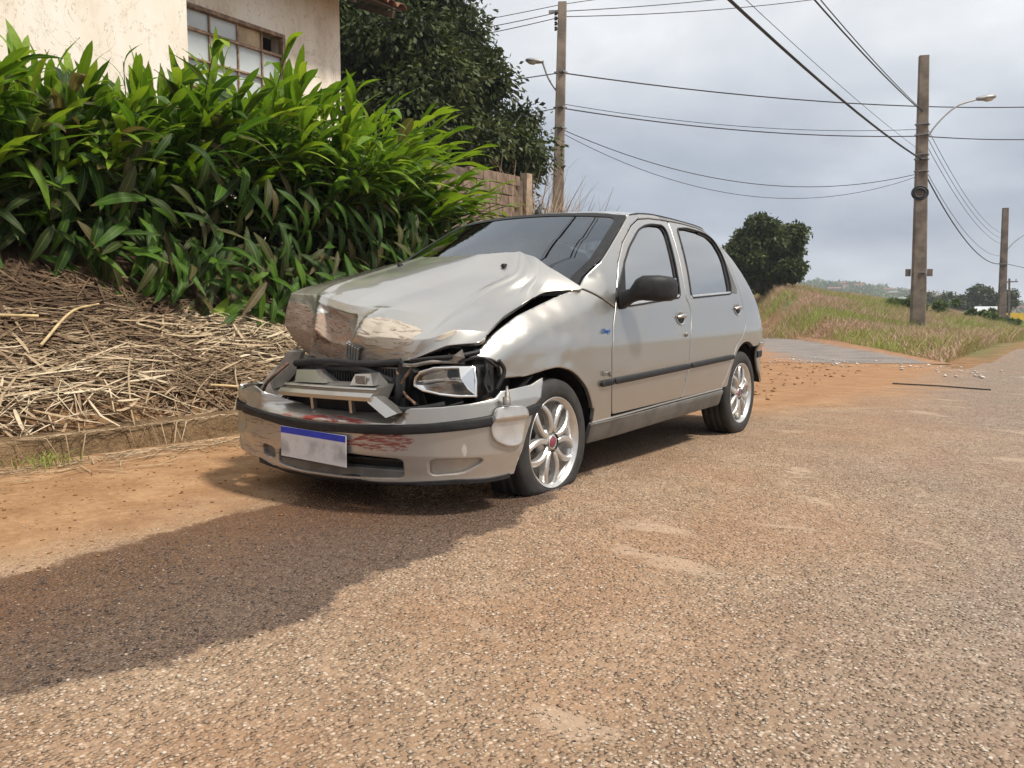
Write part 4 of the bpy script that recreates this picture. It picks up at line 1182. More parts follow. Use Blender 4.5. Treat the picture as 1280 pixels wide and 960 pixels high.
nx_ = len(gxs)
F = [(j * nx_ + i, j * nx_ + i + 1, (j + 1) * nx_ + i + 1, (j + 1) * nx_ + i) for j in range(len(gys) - 1) for i in range(nx_ - 1)]
kind(mesh('ground', V, F, mat_ground(), None, True), 'structure')

# ---- the road: worn asphalt under tan grit, wet trail of fluid from the car
STAIN_LO = [(-9, 1.1), (-3.2, 0.86), (-2.31, 0.82), (-2.15, 0.83), (-2.02, 0.93), (-1.8, 0.965), (-1.59, 0.99), (-1.45, 0.91), (-1.28, 0.895), (-0.93, 0.905), (-0.55, 0.90), (-0.1, 0.82), (0.2, 0.74), (0.45, 0.69), (0.9, 0.40), (1.4, 0.2)]
STAIN_HI = [(-9, 0.1), (-3.2, 0.0), (-1.95, -0.06), (-1.68, -0.10), (-1.35, -0.16), (-0.98, -0.18), (-0.69, -0.13), (-0.55, -0.35), (-0.2, -0.5), (0.6, -0.3), (1.4, 0.1)]
def curve_x_of_y(nt, y, pts):
    """x position of an outline as a function of y (float curve node)"""
    nd = nt.n('ShaderNodeFloatCurve')
    y0, y1 = pts[0][0], pts[-1][0]
    cu = nd.mapping.curves[0]
    sc = lambda p: ((p[0] - y0) / (y1 - y0), (p[1] + 2) / 5.0)
    cu.points[0].location = sc(pts[0]); cu.points[1].location = sc(pts[-1])
    for q in pts[1:-1]: cu.points.new(*sc(q))
    for q in cu.points: q.handle_type = 'VECTOR'
    nd.mapping.update()
    nt.set(nd.inputs['Value'], nt.math('DIVIDE', nt.math('SUBTRACT', y, y0), y1 - y0, clamp=True))
    return nt.math('SUBTRACT', nt.math('MULTIPLY', nd.outputs[0], 5.0), 2.0)
def mat_road():
    m, nt, b = newmat('gritty_road')
    p, (x, y, z) = ground_coords(nt)
    big = nt.noise(p, 0.55, 4.0, 0.55); mid = nt.noise(p, 3.1, 5.0, 0.6); fin = nt.noise(p, 24.0, 5.0, 0.65)
    vo = nt.voro(p, 92.0)
    cellv = nt.n('ShaderNodeSeparateColor'); nt.set(cellv.inputs[0], vo.outputs['Color'])
    rnd = cellv.outputs[0]; rnd2 = cellv.outputs[1]
    dome = nt.math('SUBTRACT', 1.0, nt.math('MULTIPLY', vo.outputs['Distance'], 1.5), clamp=True)
    # chips of stone, each with its own tone; tan dust packed between them, gap shading put into its colour
    stone = nt.ramp(rnd, [(0.0, (0.185, 0.135, 0.10)), (0.3, (0.28, 0.20, 0.14)), (0.6, (0.37, 0.265, 0.18)), (0.85, (0.46, 0.35, 0.25)), (1.0, (0.57, 0.49, 0.40))])
    dustc = nt.ramp(mid, [(0.3, (0.30, 0.20, 0.13)), (0.5, (0.375, 0.26, 0.17)), (0.72, (0.46, 0.335, 0.23))])
    gap = nt.step(dome, 0.05, 0.45)
    # how much the chips show: less where dust has settled
    show = nt.step(nt.math('ADD', nt.math('MULTIPLY', fin, 0.6), nt.math('MULTIPLY', big, 0.4)), 0.30, 0.52)
    col = nt.mix(nt.math('MULTIPLY', show, 0.85), dustc, nt.mix(gap, nt.mix(1.0, dustc, (0.62, 0.58, 0.55), 'MULTIPLY'), stone))
    redv = nt.step(nt.noise(p, 0.9, 3.0), 0.42, 0.66)
    col = nt.mix(nt.math('MULTIPLY', redv, 0.35), col, (0.33, 0.18, 0.10))
    worn = nt.math('MULTIPLY', nt.step(nt.math('ADD', nt.math('ADD', x, nt.math('MULTIPLY', y, 0.16)), nt.math('MULTIPLY', big, 2.0)), 2.4, 4.2), 0.55)
    col = nt.mix(worn, col, nt.mix(rnd, (0.15, 0.125, 0.11), (0.30, 0.26, 0.225)))
    # smooth scuffed slabs where the top coat is polished
    pv = nt.noise(nt.mapping(p, (1.0, 2.2, 1.0), (2.2, 0, 0), (0, 0, 0.5)), 1.5, 4.0, 0.5, 0.6)
    slab_ = nt.math('MULTIPLY', nt.step(pv, 0.60, 0.68), nt.step(nt.math('ADD', x, nt.math('MULTIPLY', y, 0.12)), 0.95, 1.4))
    col = nt.mix(nt.math('MULTIPLY', slab_, 0.45), col, nt.mix(fin, (0.34, 0.25, 0.17), (0.42, 0.33, 0.25)))
    # bare orange earth along the kerb and behind the car
    wob = nt.math('MULTIPLY', nt.math('SUBTRACT', nt.noise(p, 1.1, 5.0, 0.6), 0.5), 1.1)
    e1 = nt.step(nt.math('ADD', nt.math('ADD', x, wob), 0), 0.15, -0.75)
    wy = nt.math('ADD', nt.math('SUBTRACT', x, nt.math('MULTIPLY', nt.step(y, 2.2, 5.0), 1.1)), wob)
    e2 = nt.math('MULTIPLY', nt.step(wy, 0.5, -0.5), nt.step(y, 1.5, 3.0))
    e = nt.math('MAXIMUM', e1, e2)
    earth = nt.ramp(nt.math('ADD', nt.math('MULTIPLY', mid, 0.6), nt.math('MULTIPLY', fin, 0.4)), [(0.32, (0.20, 0.105, 0.05)), (0.5, (0.30, 0.17, 0.085)), (0.66, (0.41, 0.255, 0.14))])
    redder = nt.step(y, 3.0, 5.5)
    earth = nt.mix(nt.math('MULTIPLY', redder, 0.5), earth, nt.mix(nt.noise(p, 5.0, 5.0, 0.65), (0.17, 0.08, 0.038), (0.40, 0.235, 0.13)))
    col = nt.mix(e, col, earth)
    # wet trail
    edge = nt.math('MULTIPLY', nt.math('SUBTRACT', nt.noise(p, 4.5, 7.0, 0.7), 0.5), 0.30)
    lo = curve_x_of_y(nt, y, STAIN_LO); hi = curve_x_of_y(nt, y, STAIN_HI)
    w1 = nt.step(nt.math('SUBTRACT', nt.math('SUBTRACT', lo, x), edge), -0.015, 0.03)
    w2 = nt.step(nt.math('SUBTRACT', nt.math('SUBTRACT', x, hi), edge), -0.02, 0.035)
    wet = nt.math('MULTIPLY', nt.math('MULTIPLY', w1, w2), nt.math('MULTIPLY', nt.step(y, 1.3, 0.9), nt.step(y, -8.5, -7.5)))
    wetc = nt.mix(1.0, col, (0.45, 0.36, 0.31), 'MULTIPLY')
    greyw = nt.step(nt.math('SUBTRACT', x, hi), 0.15, 0.9)
    wetc = nt.mix(nt.math('MULTIPLY', greyw, 0.55), wetc, nt.mix(rnd, (0.055, 0.038, 0.029), (0.165, 0.125, 0.098)))
    col = nt.mix(wet, col, wetc)
    rough = nt.mixf(wet, 0.92, nt.mixf(rnd2, 0.22, 0.6))
    h = nt.math('ADD', nt.math('MULTIPLY', nt.math('MULTIPLY', nt.math('MULTIPLY', dome, rnd2), nt.math('SUBTRACT', 1.0, nt.math('MULTIPLY', e, 0.9))), nt.math('MULTIPLY', nt.math('SUBTRACT', 1.0, nt.math('MULTIPLY', slab_, 0.8)), 1.3)), nt.math('MULTIPLY', fin, 0.35))
    nb = nt.bump(h, 1.0, 0.011)
    nb = nt.bump(nt.math('SUBTRACT', mid, nt.math('MULTIPLY', slab_, 0.25)), 0.7, 0.03, nb)
    P(b, col=col, rough=rough, spec=nt.mixf(wet, 0.15, 0.5), normal=nb)
    return m
rxs = lines(KX + 0.02, 14, 0.12, KX + 0.02, 3.4, 1.12); rys = lines(-9, 90, 0.12, -3.4, 4.5, 1.05)
V = [(x, y, hz(x, y) + 0.004) for y in rys for x in rxs]
nx_ = len(rxs)
def on_road(x, y): return not (x * NX + y * NY > 5.45 and x < 1.15 + 0.02 * y)
F = []
for j in range(len(rys) - 1):
    for i in range(nx_ - 1):
        if on_road(0.5 * (rxs[i] + rxs[i + 1]), 0.5 * (rys[j] + rys[j + 1])):
            F.append((j * nx_ + i, j * nx_ + i + 1, (j + 1) * nx_ + i + 1, (j + 1) * nx_ + i))
road = kind(mesh('road', V, F, mat_road(), None, True), 'structure')

# ---- side street: grey asphalt strip, dusted with red earth at the near edge
def mat_street():
    m, nt, b = newmat('grey_asphalt')
    p, (x, y, z) = ground_coords(nt)
    mid = nt.noise(p, 1.6, 5.0, 0.6); fin = nt.noise(p, 14.0, 5.0, 0.65)
    o = nt.math('ADD', nt.math('MULTIPLY', x, NX), nt.math('MULTIPLY', y, NY))
    col = nt.ramp(nt.math('ADD', nt.math('MULTIPLY', mid, 0.5), nt.math('MULTIPLY', fin, 0.5)), [(0.35, (0.13, 0.115, 0.105)), (0.5, (0.20, 0.175, 0.16)), (0.65, (0.27, 0.235, 0.205))])
    wob = nt.math('MULTIPLY', nt.math('SUBTRACT', nt.noise(p, 0.7, 5.0, 0.6), 0.5), 1.6)
    d = nt.step(nt.math('ADD', o, wob), 3.9, 3.1)
    earth = nt.mix(nt.noise(p, 4.0, 5.0, 0.65), (0.19, 0.09, 0.045), (0.40, 0.24, 0.135))
    d2 = nt.step(nt.math('ADD', o, nt.math('MULTIPLY', wob, 0.3)), 5.35, 5.6)
    P(b, col=nt.mix(nt.math('MAXIMUM', d, d2), col, earth), rough=0.9, spec=0.25, normal=nt.bump(fin, 0.5, 0.02))
    return m
V = []; F = []
N1, N2 = 90, 16
for j in range(N1):
    k = 2.6 - 46 * (j / (N1 - 1)) ** 1.6     # along the street
    for i in range(N2):
        o = 1.9 + 3.85 * i / (N2 - 1)
        # point with across-offset o, along-offset k ; along direction (-0.43, 0.90)
        q = -k + 12.3
        x, y = NX * o - 0.43 * q, NY * o + 0.90 * q
        V.append((x, y, hz(x, y) + 0.009))
for j in range(N1 - 1):
    for i in range(N2 - 1): F.append((j * N2 + i, (j + 1) * N2 + i, (j + 1) * N2 + i + 1, j * N2 + i + 1))
kind(mesh('side_street', V, F, mat_street(), None, True), 'structure')

# ---- kerb buried in earth
kb = MB()
ys = np.arange(-7.0, 11.0, 0.06)
prof = [(0.10, -0.03), (0.055, 0.0), (0.035, 0.05), (0.02, 0.10), (-0.02, 0.132), (-0.09, 0.142), (-0.18, 0.145), (-0.26, 0.11)]
V = []
for y in ys:
    w = 0.05 * noise.noise(Vector((y * 0.8, 0, 0))) + 0.02 * noise.noise(Vector((y * 3.1, 5, 0)))
    hs_ = 1 + 0.28 * noise.noise(Vector((y * 0.9, 9, 0))) + 0.12 * noise.noise(Vector((y * 4, 2, 0)))
    for (dx, dz) in prof:
        n_ = 0.018 * noise.noise(Vector((y * 7, dx * 25, dz * 25)))
        V.append((KX + dx + w + n_, y, max(-0.02, dz * hs_) + n_ * 0.6 + hz(KX + 0.1, y)))
n = len(prof)
F = [(j * n + i, (j + 1) * n + i, (j + 1) * n + i + 1, j * n + i + 1) for j in range(len(ys) - 1) for i in range(n - 1)]
m, nt, b = newmat('earthy_kerb')
p, (x, y, z) = ground_coords(nt)
f1 = nt.noise(p, 5.0, 5.0, 0.65); f2 = nt.noise(p, 40.0, 4.0, 0.7)
P(b, col=nt.mix(nt.step(f2, 0.3, 0.75), nt.ramp(f1, [(0.3, (0.07, 0.045, 0.026)), (0.5, (0.15, 0.095, 0.05)), (0.7, (0.28, 0.18, 0.10))]), (0.23, 0.15, 0.08)), rough=0.95, spec=0.15, normal=nt.bump(nt.math('ADD', f1, f2), 1.0, 0.03))
kind(mesh('kerb', V, [tuple(reversed(f)) for f in F], m, None, True), 'structure')
# ================================================================== HEDGE OF GINGER CANES
rng = random.Random(11)
def leaf_mat(name, cols, tone_attr=True, trans=0.35, rough=0.42):
    """leaf: midrib, lengthwise veins, some yellowing at the tip; `param` u = across, v = along"""
    m, nt, b = newmat(name)
    out = m.node_tree.nodes['Material Output']
    uvn = nt.n('ShaderNodeUVMap'); uvn.uv_map = 'param'
    u, v, _ = nt.xyz(uvn.outputs[0])
    if tone_attr:
        at_ = nt.n('ShaderNodeAttribute'); at_.attribute_name = 'tone'
        tone = at_.outputs['Fac']
    else:
        tone = nt.n('ShaderNodeObjectInfo').outputs['Random']
    tc = nt.n('ShaderNodeTexCoord').outputs['Object']
    blot = nt.noise(tc, 14.0, 4.0, 0.6)
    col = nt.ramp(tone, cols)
    col = nt.mix(nt.math('MULTIPLY', nt.step(blot, 0.45, 0.75), 0.3), col, (0.05, 0.075, 0.02))
    rib = nt.step(nt.math('ABSOLUTE', u), 0.14, 0.03)
    col = nt.mix(nt.math('MULTIPLY', rib, 0.45), col, (0.22, 0.30, 0.07))
    brown = nt.math('MULTIPLY', nt.step(nt.math('ADD', v, nt.math('MULTIPLY', blot, 0.35)), 1.08, 1.22), 0.8)
    col = nt.mix(brown, col, (0.20, 0.12, 0.05))
    vein = nt.math('SINE', nt.math('MULTIPLY', nt.math('ADD', nt.math('ABSOLUTE', u), nt.math('MULTIPLY', v, 1.2)), 60.0))
    P(b, col=col, rough=nt.mixf(blot, rough - 0.08, rough + 0.12), spec=0.22, normal=nt.bump(nt.math('ADD', nt.math('MULTIPLY', vein, 0.3), nt.math('MULTIPLY', rib, -1.5)), 0.25, 0.004))
    tl_ = nt.n('ShaderNodeBsdfTranslucent')
    nt.set(tl_.inputs[0], nt.mix(0.5, col, nt.mix(1.0, col, (1.5, 1.6, 0.5), 'MULTIPLY')))
    mx = nt.n('ShaderNodeMixShader'); mx.inputs[0].default_value = trans
    nt.L.new(b.outputs[0], mx.inputs[1]); nt.L.new(tl_.outputs[0], mx.inputs[2]); nt.L.new(mx.outputs[0], out.inputs[0])
    return m
GREENS = [(0.0, (0.13, 0.09, 0.045)), (0.07, (0.075, 0.075, 0.028)), (0.2, (0.022, 0.050, 0.010)), (0.5, (0.058, 0.135, 0.012)), (0.8, (0.16, 0.27, 0.018)), (1.0, (0.27, 0.37, 0.03))]  # dark greens deepened to hold the hedge's inner shade
def leaf_shape(L, W, droop, fold, twist, wave, seg=8):
    """vertices of one lance-shaped blade growing along +Y, face up +Z"""
    V = []; U = []
    for i in range(seg + 1):
        t = i / seg
        w = W * (math.sin(math.pi * min(1, (t * 0.94 + 0.03)) ** 0.85) ** 0.8)
        if i == seg: w = 0.002
        a = droop * t * t
        y = L * t * (1 - 0.18 * droop * t); z = -L * 0.5 * a + 0.02 * L * math.sin(math.pi * t)
        tw = twist * t
        for k in (-1, -0.5, 0, 0.5, 1):
            x = w * k; zz = abs(k) * w * fold + wave * W * math.sin(9 * t + 2 * k) * abs(k) - (0.12 * w * k * k)
            V.append((x * math.cos(tw) - zz * math.sin(tw), y, z + x * math.sin(tw) + zz * math.cos(tw))); U.append((k, t))
    F = [(i * 5 + k, i * 5 + k + 1, (i + 1) * 5 + k + 1, (i + 1) * 5 + k) for i in range(seg) for k in range(4)]
    return V, F, U
LV = [leaf_shape(1.0, 0.086 + 0.012 * (k % 3), d, f, t, 0.12, 6) for k, (d, f, t) in enumerate([(0.25, 0.35, 0.1), (0.6, 0.3, -0.25), (0.9, 0.25, 0.3), (0.1, 0.45, 0.0), (1.2, 0.2, -0.4), (0.45, 0.5, 0.5), (0.75, 0.15, 0.15)])]
def leaf_meshes(mat):
    R_ = []
    for V, F, U in LV:
        me = bpy.data.meshes.new('leaf')
        me.from_pydata(V, [], F); me.polygons.foreach_set('use_smooth', [True] * len(F))
        ul = me.uv_layers.new(name='param')
        ul.data.foreach_set('uv', np.array([U[i] for f in F for i in f], dtype=np.float32).ravel())
        me.materials.append(mat); me.update(); R_.append(me)
    return R_
def frame(d, upw):
    d = Vector(d).normalized()
    x = d.cross(Vector(upw))
    if x.length < 1e-3: x = d.orthogonal()
    x.normalize(); z = x.cross(d)
    return Matrix(((x.x, d.x, z.x), (x.y, d.y, z.y), (x.z, d.z, z.z)))
def merged_leaves(name, items, mat, parent, tone=True):
    """items: (variant, Matrix3, location, scale, tone)"""
    Vs = [np.array(v) for v, f, u in LV]; Fs = [np.array(f) for v, f, u in LV]; Us = [np.array(u) for v, f, u in LV]
    AV = []; AF = []; AU = []; AT = []; o = 0
    for k, M3, loc, s, tn in items:
        v = (Vs[k] * s) @ np.array(M3).T + np.array(loc)
        AV.append(v); AF.append(Fs[k] + o); AU.append(Us[k][Fs[k].ravel()]); AT.append(np.full(len(v), tn)); o += len(v)
    V = np.concatenate(AV); F = np.concatenate(AF)
    me = bpy.data.meshes.new(name)
    me.vertices.add(len(V)); me.vertices.foreach_set('co', V.astype(np.float32).ravel())
    me.loops.add(F.size); me.loops.foreach_set('vertex_index', F.astype(np.int32).ravel())
    me.polygons.add(len(F)); me.polygons.foreach_set('loop_start', np.arange(0, F.size, 4, dtype=np.int32)); me.polygons.foreach_set('loop_total', np.full(len(F), 4, dtype=np.int32))
    me.polygons.foreach_set('use_smooth', [True] * len(F))
    ul = me.uv_layers.new(name='param'); ul.data.foreach_set('uv', np.concatenate(AU).astype(np.float32).ravel())
    at_ = me.attributes.new('tone', 'FLOAT', 'POINT'); at_.data.foreach_set('value', np.concatenate(AT).astype(np.float32))
    me.update(calc_edges=True)
    return link(name, me, mat, parent)
HT_Y = [-5, -1.5, 0.0, 1.2, 2.4, 3.3, 4.2, 4.9, 5.5]
HT_Z = [2.65, 2.75, 2.85, 3.15, 3.50, 3.40, 3.05, 2.65, 2.1]
hedge = empty('ginger_hedge', (-4.4, 1.0, hz(-4.4, 1.0)))
tag(hedge, 'tall leafy hedge of broad green ginger leaves on the bank beside the house', 'hedge')
hroot = Vector(hedge.location)
leafmat_o = leaf_mat('ginger_leaf', GREENS, False); leafmat_m = leaf_mat('ginger_leaf_mass', GREENS, True)
LM = leaf_meshes(leafmat_o)
items = []; canes = MB()
camp = Vector((2.655, -3.04, 0.823))
def add_leaf(pos, d, upw, s, tn):
    items.append((rng.randrange(len(LV)), frame(d, upw), pos, s, tn))
ncane = 470
for c in range(ncane):
    y0 = rng.uniform(-3.6, 4.9); dep = rng.random()
    x0 = -3.85 - 1.25 * dep
    if y0 > 4.0: x0 = max(x0, -4.6 )
    zb = hz(x0, y0)
    top = float(np.interp(y0, HT_Y, HT_Z))
    front = 1 - dep
    ht = max(0.7, (top - zb) * rng.uniform(0.72, 1.06) * (1 - 0.50 * front * rng.random()))
    lean = rng.uniform(0.2, 1.0) * (0.35 + 0.9 * front)
    out = Vector((1.0, rng.uniform(-0.7, 0.55) + (0.9 if y0 > 3.6 else 0.0), 0)).normalized()
    if dep > 0.75 and rng.random() < 0.6: out = Vector((rng.uniform(-0.6, 0.4), rng.uniform(-1, 1), 0)).normalized()
    pts = []
    for i in range(9):
        t = i / 8
        pts.append(Vector((x0, y0, zb)) + out * (lean * ht * 0.75 * t ** 1.7) + Vector((0, 0, ht * (t - 0.22 * lean * t ** 3))))
    canes.tube([p - hroot for p in pts], [0.011 * (1 - 0.7 * i / 8) for i in range(9)], 5, cap=False)
    nl = rng.randint(11, 15)
    side_ = out.cross(Vector((0, 0, 1)))
    for k in range(nl):
        t = 0.20 + 0.80 * (k + rng.random() * 0.6) / nl
        t = min(t, 0.995)
        i = min(7, int(t * 8)); p = pts[i].lerp(pts[i + 1], t * 8 - i)
        tan = (pts[i + 1] - pts[i]).normalized()
        sgn = 1 if k % 2 else -1
        a = rng.uniform(0.45, 1.0) * (1.25 - 0.75 * t)
        d = tan * math.cos(a) + (side_ * sgn * rng.uniform(0.5, 1.0) + out * rng.uniform(-0.1, 0.7)).normalized() * math.sin(a)
        d.z -= (1 - t) * rng.uniform(0.1, 0.75)
        if k >= nl - 2: d = tan + Vector((rng.uniform(-.2, .2), rng.uniform(-.2, .2), 0.1))
        s = rng.uniform(0.34, 0.54) * (0.85 if t > 0.9 else 1.0)
        tn = 0.16 + 0.66 * t * rng.uniform(0.6, 1.35) + rng.uniform(-0.05, 0.12)  # lower leaves darker: shade inside the hedge put into the tone
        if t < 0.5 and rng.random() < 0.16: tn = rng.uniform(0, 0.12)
        if p.z + d.normalized().z * s < zb - 0.3: continue
        add_leaf(p - hroot, d, Vector((0, 0, 1)) + out * 0.4, s, min(1, max(0, tn)))
# low skirt of old leaves hanging over the straw
for c in range(560):
    y0 = rng.uniform(-2.6, 4.6); t_ = rng.random()
    x0 = -2.95 - 0.85 * rng.random() - (0.85 * max(0, min(1, (0.9 - y0) / 1.6)))
    zz = hz(x0, y0) + rng.uniform(0.30, 1.5) - 0.25 * max(0, min(1, (y0 - 0.6)))
    d = Vector((rng.uniform(-0.1, 0.7), rng.uniform(-0.7, 0.7), rng.uniform(-1.1, -0.1)))
    add_leaf(Vector((x0, y0, zz)) - hroot, d, Vector((1, 0, 0.6)), rng.uniform(0.28, 0.44), rng.uniform(0.02, 0.5))
# fringe that hangs down in front of the straw
for c in range(680):
    y0 = rng.uniform(-0.7, 3.6); k_ = sstep(y0, -0.7, 1.3)
    x0 = -3.75 + 0.85 * k_ - 0.6 * rng.random()
    lo_ = 1.05 - 0.62 * k_ - 0.24 * sstep(y0, 0.5, 1.4)
    zz = rng.uniform(lo_ + 0.22, lo_ + 1.25)
    d = Vector((rng.uniform(0.0, 0.8), rng.uniform(-0.8, 0.8), rng.uniform(-1.0, 0.05)))
    add_leaf(Vector((x0, y0, zz)) - hroot, d, Vector((1, 0, 0.7)), rng.uniform(0.26, 0.42), rng.uniform(0.10, 0.62) if rng.random() < 0.85 else rng.uniform(0, 0.08))
# deep shade layer: leaves added at the back, darkness put into their colour
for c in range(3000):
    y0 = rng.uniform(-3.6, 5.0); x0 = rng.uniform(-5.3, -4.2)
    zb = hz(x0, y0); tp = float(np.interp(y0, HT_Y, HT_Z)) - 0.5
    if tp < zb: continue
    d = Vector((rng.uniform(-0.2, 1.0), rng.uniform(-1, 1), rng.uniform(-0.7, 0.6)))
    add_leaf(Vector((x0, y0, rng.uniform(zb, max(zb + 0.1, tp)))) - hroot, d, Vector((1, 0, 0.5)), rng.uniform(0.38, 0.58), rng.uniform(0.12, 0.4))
# the 300 leaves that show largest become single parts
def score(it):
    p = Vector(it[2]) + hroot
    v = p - camp
    dist = v.length
    vd = v.dot(fwd); vx = v.dot(rgt)
    if vd < 0.5 or abs(vx / vd) > 0.63: return -1
    return it[3] / dist * (1.0 if p.x > -4.3 or p.z > float(np.interp(p.y, HT_Y, HT_Z)) - 0.25 else 0.75)
order = sorted(range(len(items)), key=lambda i: -score(items[i]))
top300 = set(order[:300])
for i in order[:300]:
    k, M3, loc, s, tn = items[i]
    o = link('leaf', LM[k], None, hedge)
    M4 = M3.to_4x4(); M4 = Matrix.Translation(loc) @ M4 @ Matrix.Scale(s, 4)
    o.matrix_local = M4
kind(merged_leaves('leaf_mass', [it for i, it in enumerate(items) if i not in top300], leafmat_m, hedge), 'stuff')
kind(canes.build('cane', simple('cane_green', (0.07, 0.085, 0.03), 0.6, var=0.4, scale=4), hedge), 'stuff')

# ================================================================== STRAW over the bank
def strands(name, gen, mat, n, seg=4):
    """many thin folded ribbons in one mesh"""
    got = [g_ for g_ in (gen() for _ in range(n)) if g_ is not None]
    A = np.array([g_[0] for g_ in got]); W = np.array([g_[1] for g_ in got]); TN = np.array([g_[2] for g_ in got]); NR = np.array([g_[3] for g_ in got])
    m_, k = A.shape[:2]
    T = np.gradient(A, axis=1); T /= np.linalg.norm(T, axis=2, keepdims=True) + 1e-9
    S = np.cross(T, np.repeat(NR[:, None, :], k, 1)); S /= np.linalg.norm(S, axis=2, keepdims=True) + 1e-9
    N_ = np.cross(S, T)
    ww = W[:, None, None] * np.interp(np.linspace(0, 1, k), [0, 0.15, 0.8, 1], [0.55, 1, 0.85, 0.25])[None, :, None]
    V = np.stack([A - S * ww, A + N_ * ww * 0.55, A + S * ww], 2).reshape(-1, 3)
    f = np.array([q for i in range(k - 1) for q in ((3 * i, 3 * i + 1, 3 * i + 4, 3 * i + 3), (3 * i + 1, 3 * i + 2, 3 * i + 5, 3 * i + 4))])
    F = (f[None] + (np.arange(m_) * 3 * k)[:, None, None]).reshape(-1, 4)
    me = bpy.data.meshes.new(name)
    me.vertices.add(len(V)); me.vertices.foreach_set('co', V.astype(np.float32).ravel())
    me.loops.add(F.size); me.loops.foreach_set('vertex_index', F.astype(np.int32).ravel())
    me.polygons.add(len(F)); me.polygons.foreach_set('loop_start', np.arange(0, F.size, 4, dtype=np.int32)); me.polygons.foreach_set('loop_total', np.full(len(F), 4, dtype=np.int32))
    at_ = me.attributes.new('tone', 'FLOAT', 'POINT'); at_.data.foreach_set('value', np.repeat(TN, 3 * k).astype(np.float32))
    me.update(calc_edges=True)
    return kind(link(name, me, mat), 'stuff')
def tone_mat(name, cols, rough=0.8, trans=0.0):
    m, nt, b = newmat(name)
    at_ = nt.n('ShaderNodeAttribute'); at_.attribute_name = 'tone'
    tc = nt.n('ShaderNodeTexCoord').outputs['Object']
    k = nt.noise(tc, 30.0, 3.0)
    c = nt.mix(nt.math('MULTIPLY', nt.step(k, 0.4, 0.75), 0.35), nt.ramp(at_.outputs['Fac'], cols), cols[0][1])
    P(b, col=c, rough=rough, spec=0.25)
    if trans:
        out = m.node_tree.nodes['Material Output']
        tl_ = nt.n('ShaderNodeBsdfTranslucent'); nt.set(tl_.inputs[0], c)
        mx = nt.n('ShaderNodeMixShader'); mx.inputs[0].default_value = trans
        nt.L.new(b.outputs[0], mx.inputs[1]); nt.L.new(tl_.outputs[0], mx.inputs[2]); nt.L.new(mx.outputs[0], out.inputs[0])
    return m
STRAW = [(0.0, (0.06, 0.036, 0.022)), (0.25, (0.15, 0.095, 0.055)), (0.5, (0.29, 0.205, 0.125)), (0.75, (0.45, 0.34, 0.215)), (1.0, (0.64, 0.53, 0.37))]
straw_m = tone_mat('dry_straw', STRAW, 0.7, 0.12)
def surf(x, y): return hz(x, y) + (0.0 if x > KX else 0.02)
def gen_straw():
    y = rng.uniform(-2.9, 3.2); x = KX - 0.16 - 2.5 * rng.random() ** 0.9
    pile = 0.10 + 0.06 * noise.noise(Vector((x * 2, y * 2, 1)))
    lift = rng.random() * pile
    L = rng.uniform(0.08, 0.7) * rng.uniform(0.5, 1); a = rng.gauss(0, 0.34) + 0.04 + (rng.gauss(0, 1.0) if rng.random() < 0.2 else 0)
    if x < -3.35 and rng.random() < 0.55:
        a = math.pi / 2 + rng.gauss(0, 0.45)      # old leaf stems hanging down the slope under the hedge
        L = rng.uniform(0.25, 0.7)
    dx, dy = math.sin(a), math.cos(a)
    bend = rng.gauss(0, 0.12); tilt = rng.gauss(0, 0.09)
    pts = []
    for i in range(5):
        t = i / 4 - 0.5
        px = x + dx * L * t - dy * bend * L * (t * t - 0.1); py = y + dy * L * t + dx * bend * L * (t * t - 0.1)
        if px > KX - 0.08: px = KX - 0.08 + (px - KX + 0.08) * 0.5
        pts.append((px, py, surf(px, py) + lift + max(-lift, tilt * L * t) + 0.01))
    tn = rng.betavariate(1.6, 1.8) * (0.6 + 0.5 * lift / 0.14) * (0.8 + 0.5 * noise.noise(Vector((x * 1.5, y * 1.5, 8))))
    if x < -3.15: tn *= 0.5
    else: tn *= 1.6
    tn = max(0.0, tn)
    return pts, rng.choice((0.0022, 0.003, 0.003, 0.004, 0.005, 0.006, 0.008, 0.012)), min(1, tn), np.array((0.45, 0.05 * rng.gauss(0, 1), 0.9))
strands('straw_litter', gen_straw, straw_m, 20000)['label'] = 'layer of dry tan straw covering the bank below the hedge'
def gen_kerb_straw():
    y = rng.uniform(-2.2, 2.2); x = KX + 0.14 + abs(rng.gauss(0, 0.22))
    if rng.random() < 0.3: x = KX - 0.03 + 0.06 * rng.random()
    L = rng.uniform(0.04, 0.3); a = rng.gauss(0.0, 0.8)
    pts = []
    for i in range(4):
        t = i / 3 - 0.5
        px, py = x + math.sin(a) * L * t, y + math.cos(a) * L * t
        zz = hz(px, py) + 0.012 + rng.random() * 0.01
        if px < KX + 0.06: zz += 0.12
        pts.append((px, py, zz))
    return pts, rng.uniform(0.002, 0.005), rng.uniform(0.25, 0.9), np.array((0.1, 0, 1.0))
strands('loose_straw', gen_kerb_straw, straw_m, 800)['label'] = 'loose straw scattered in the gutter along the kerb'
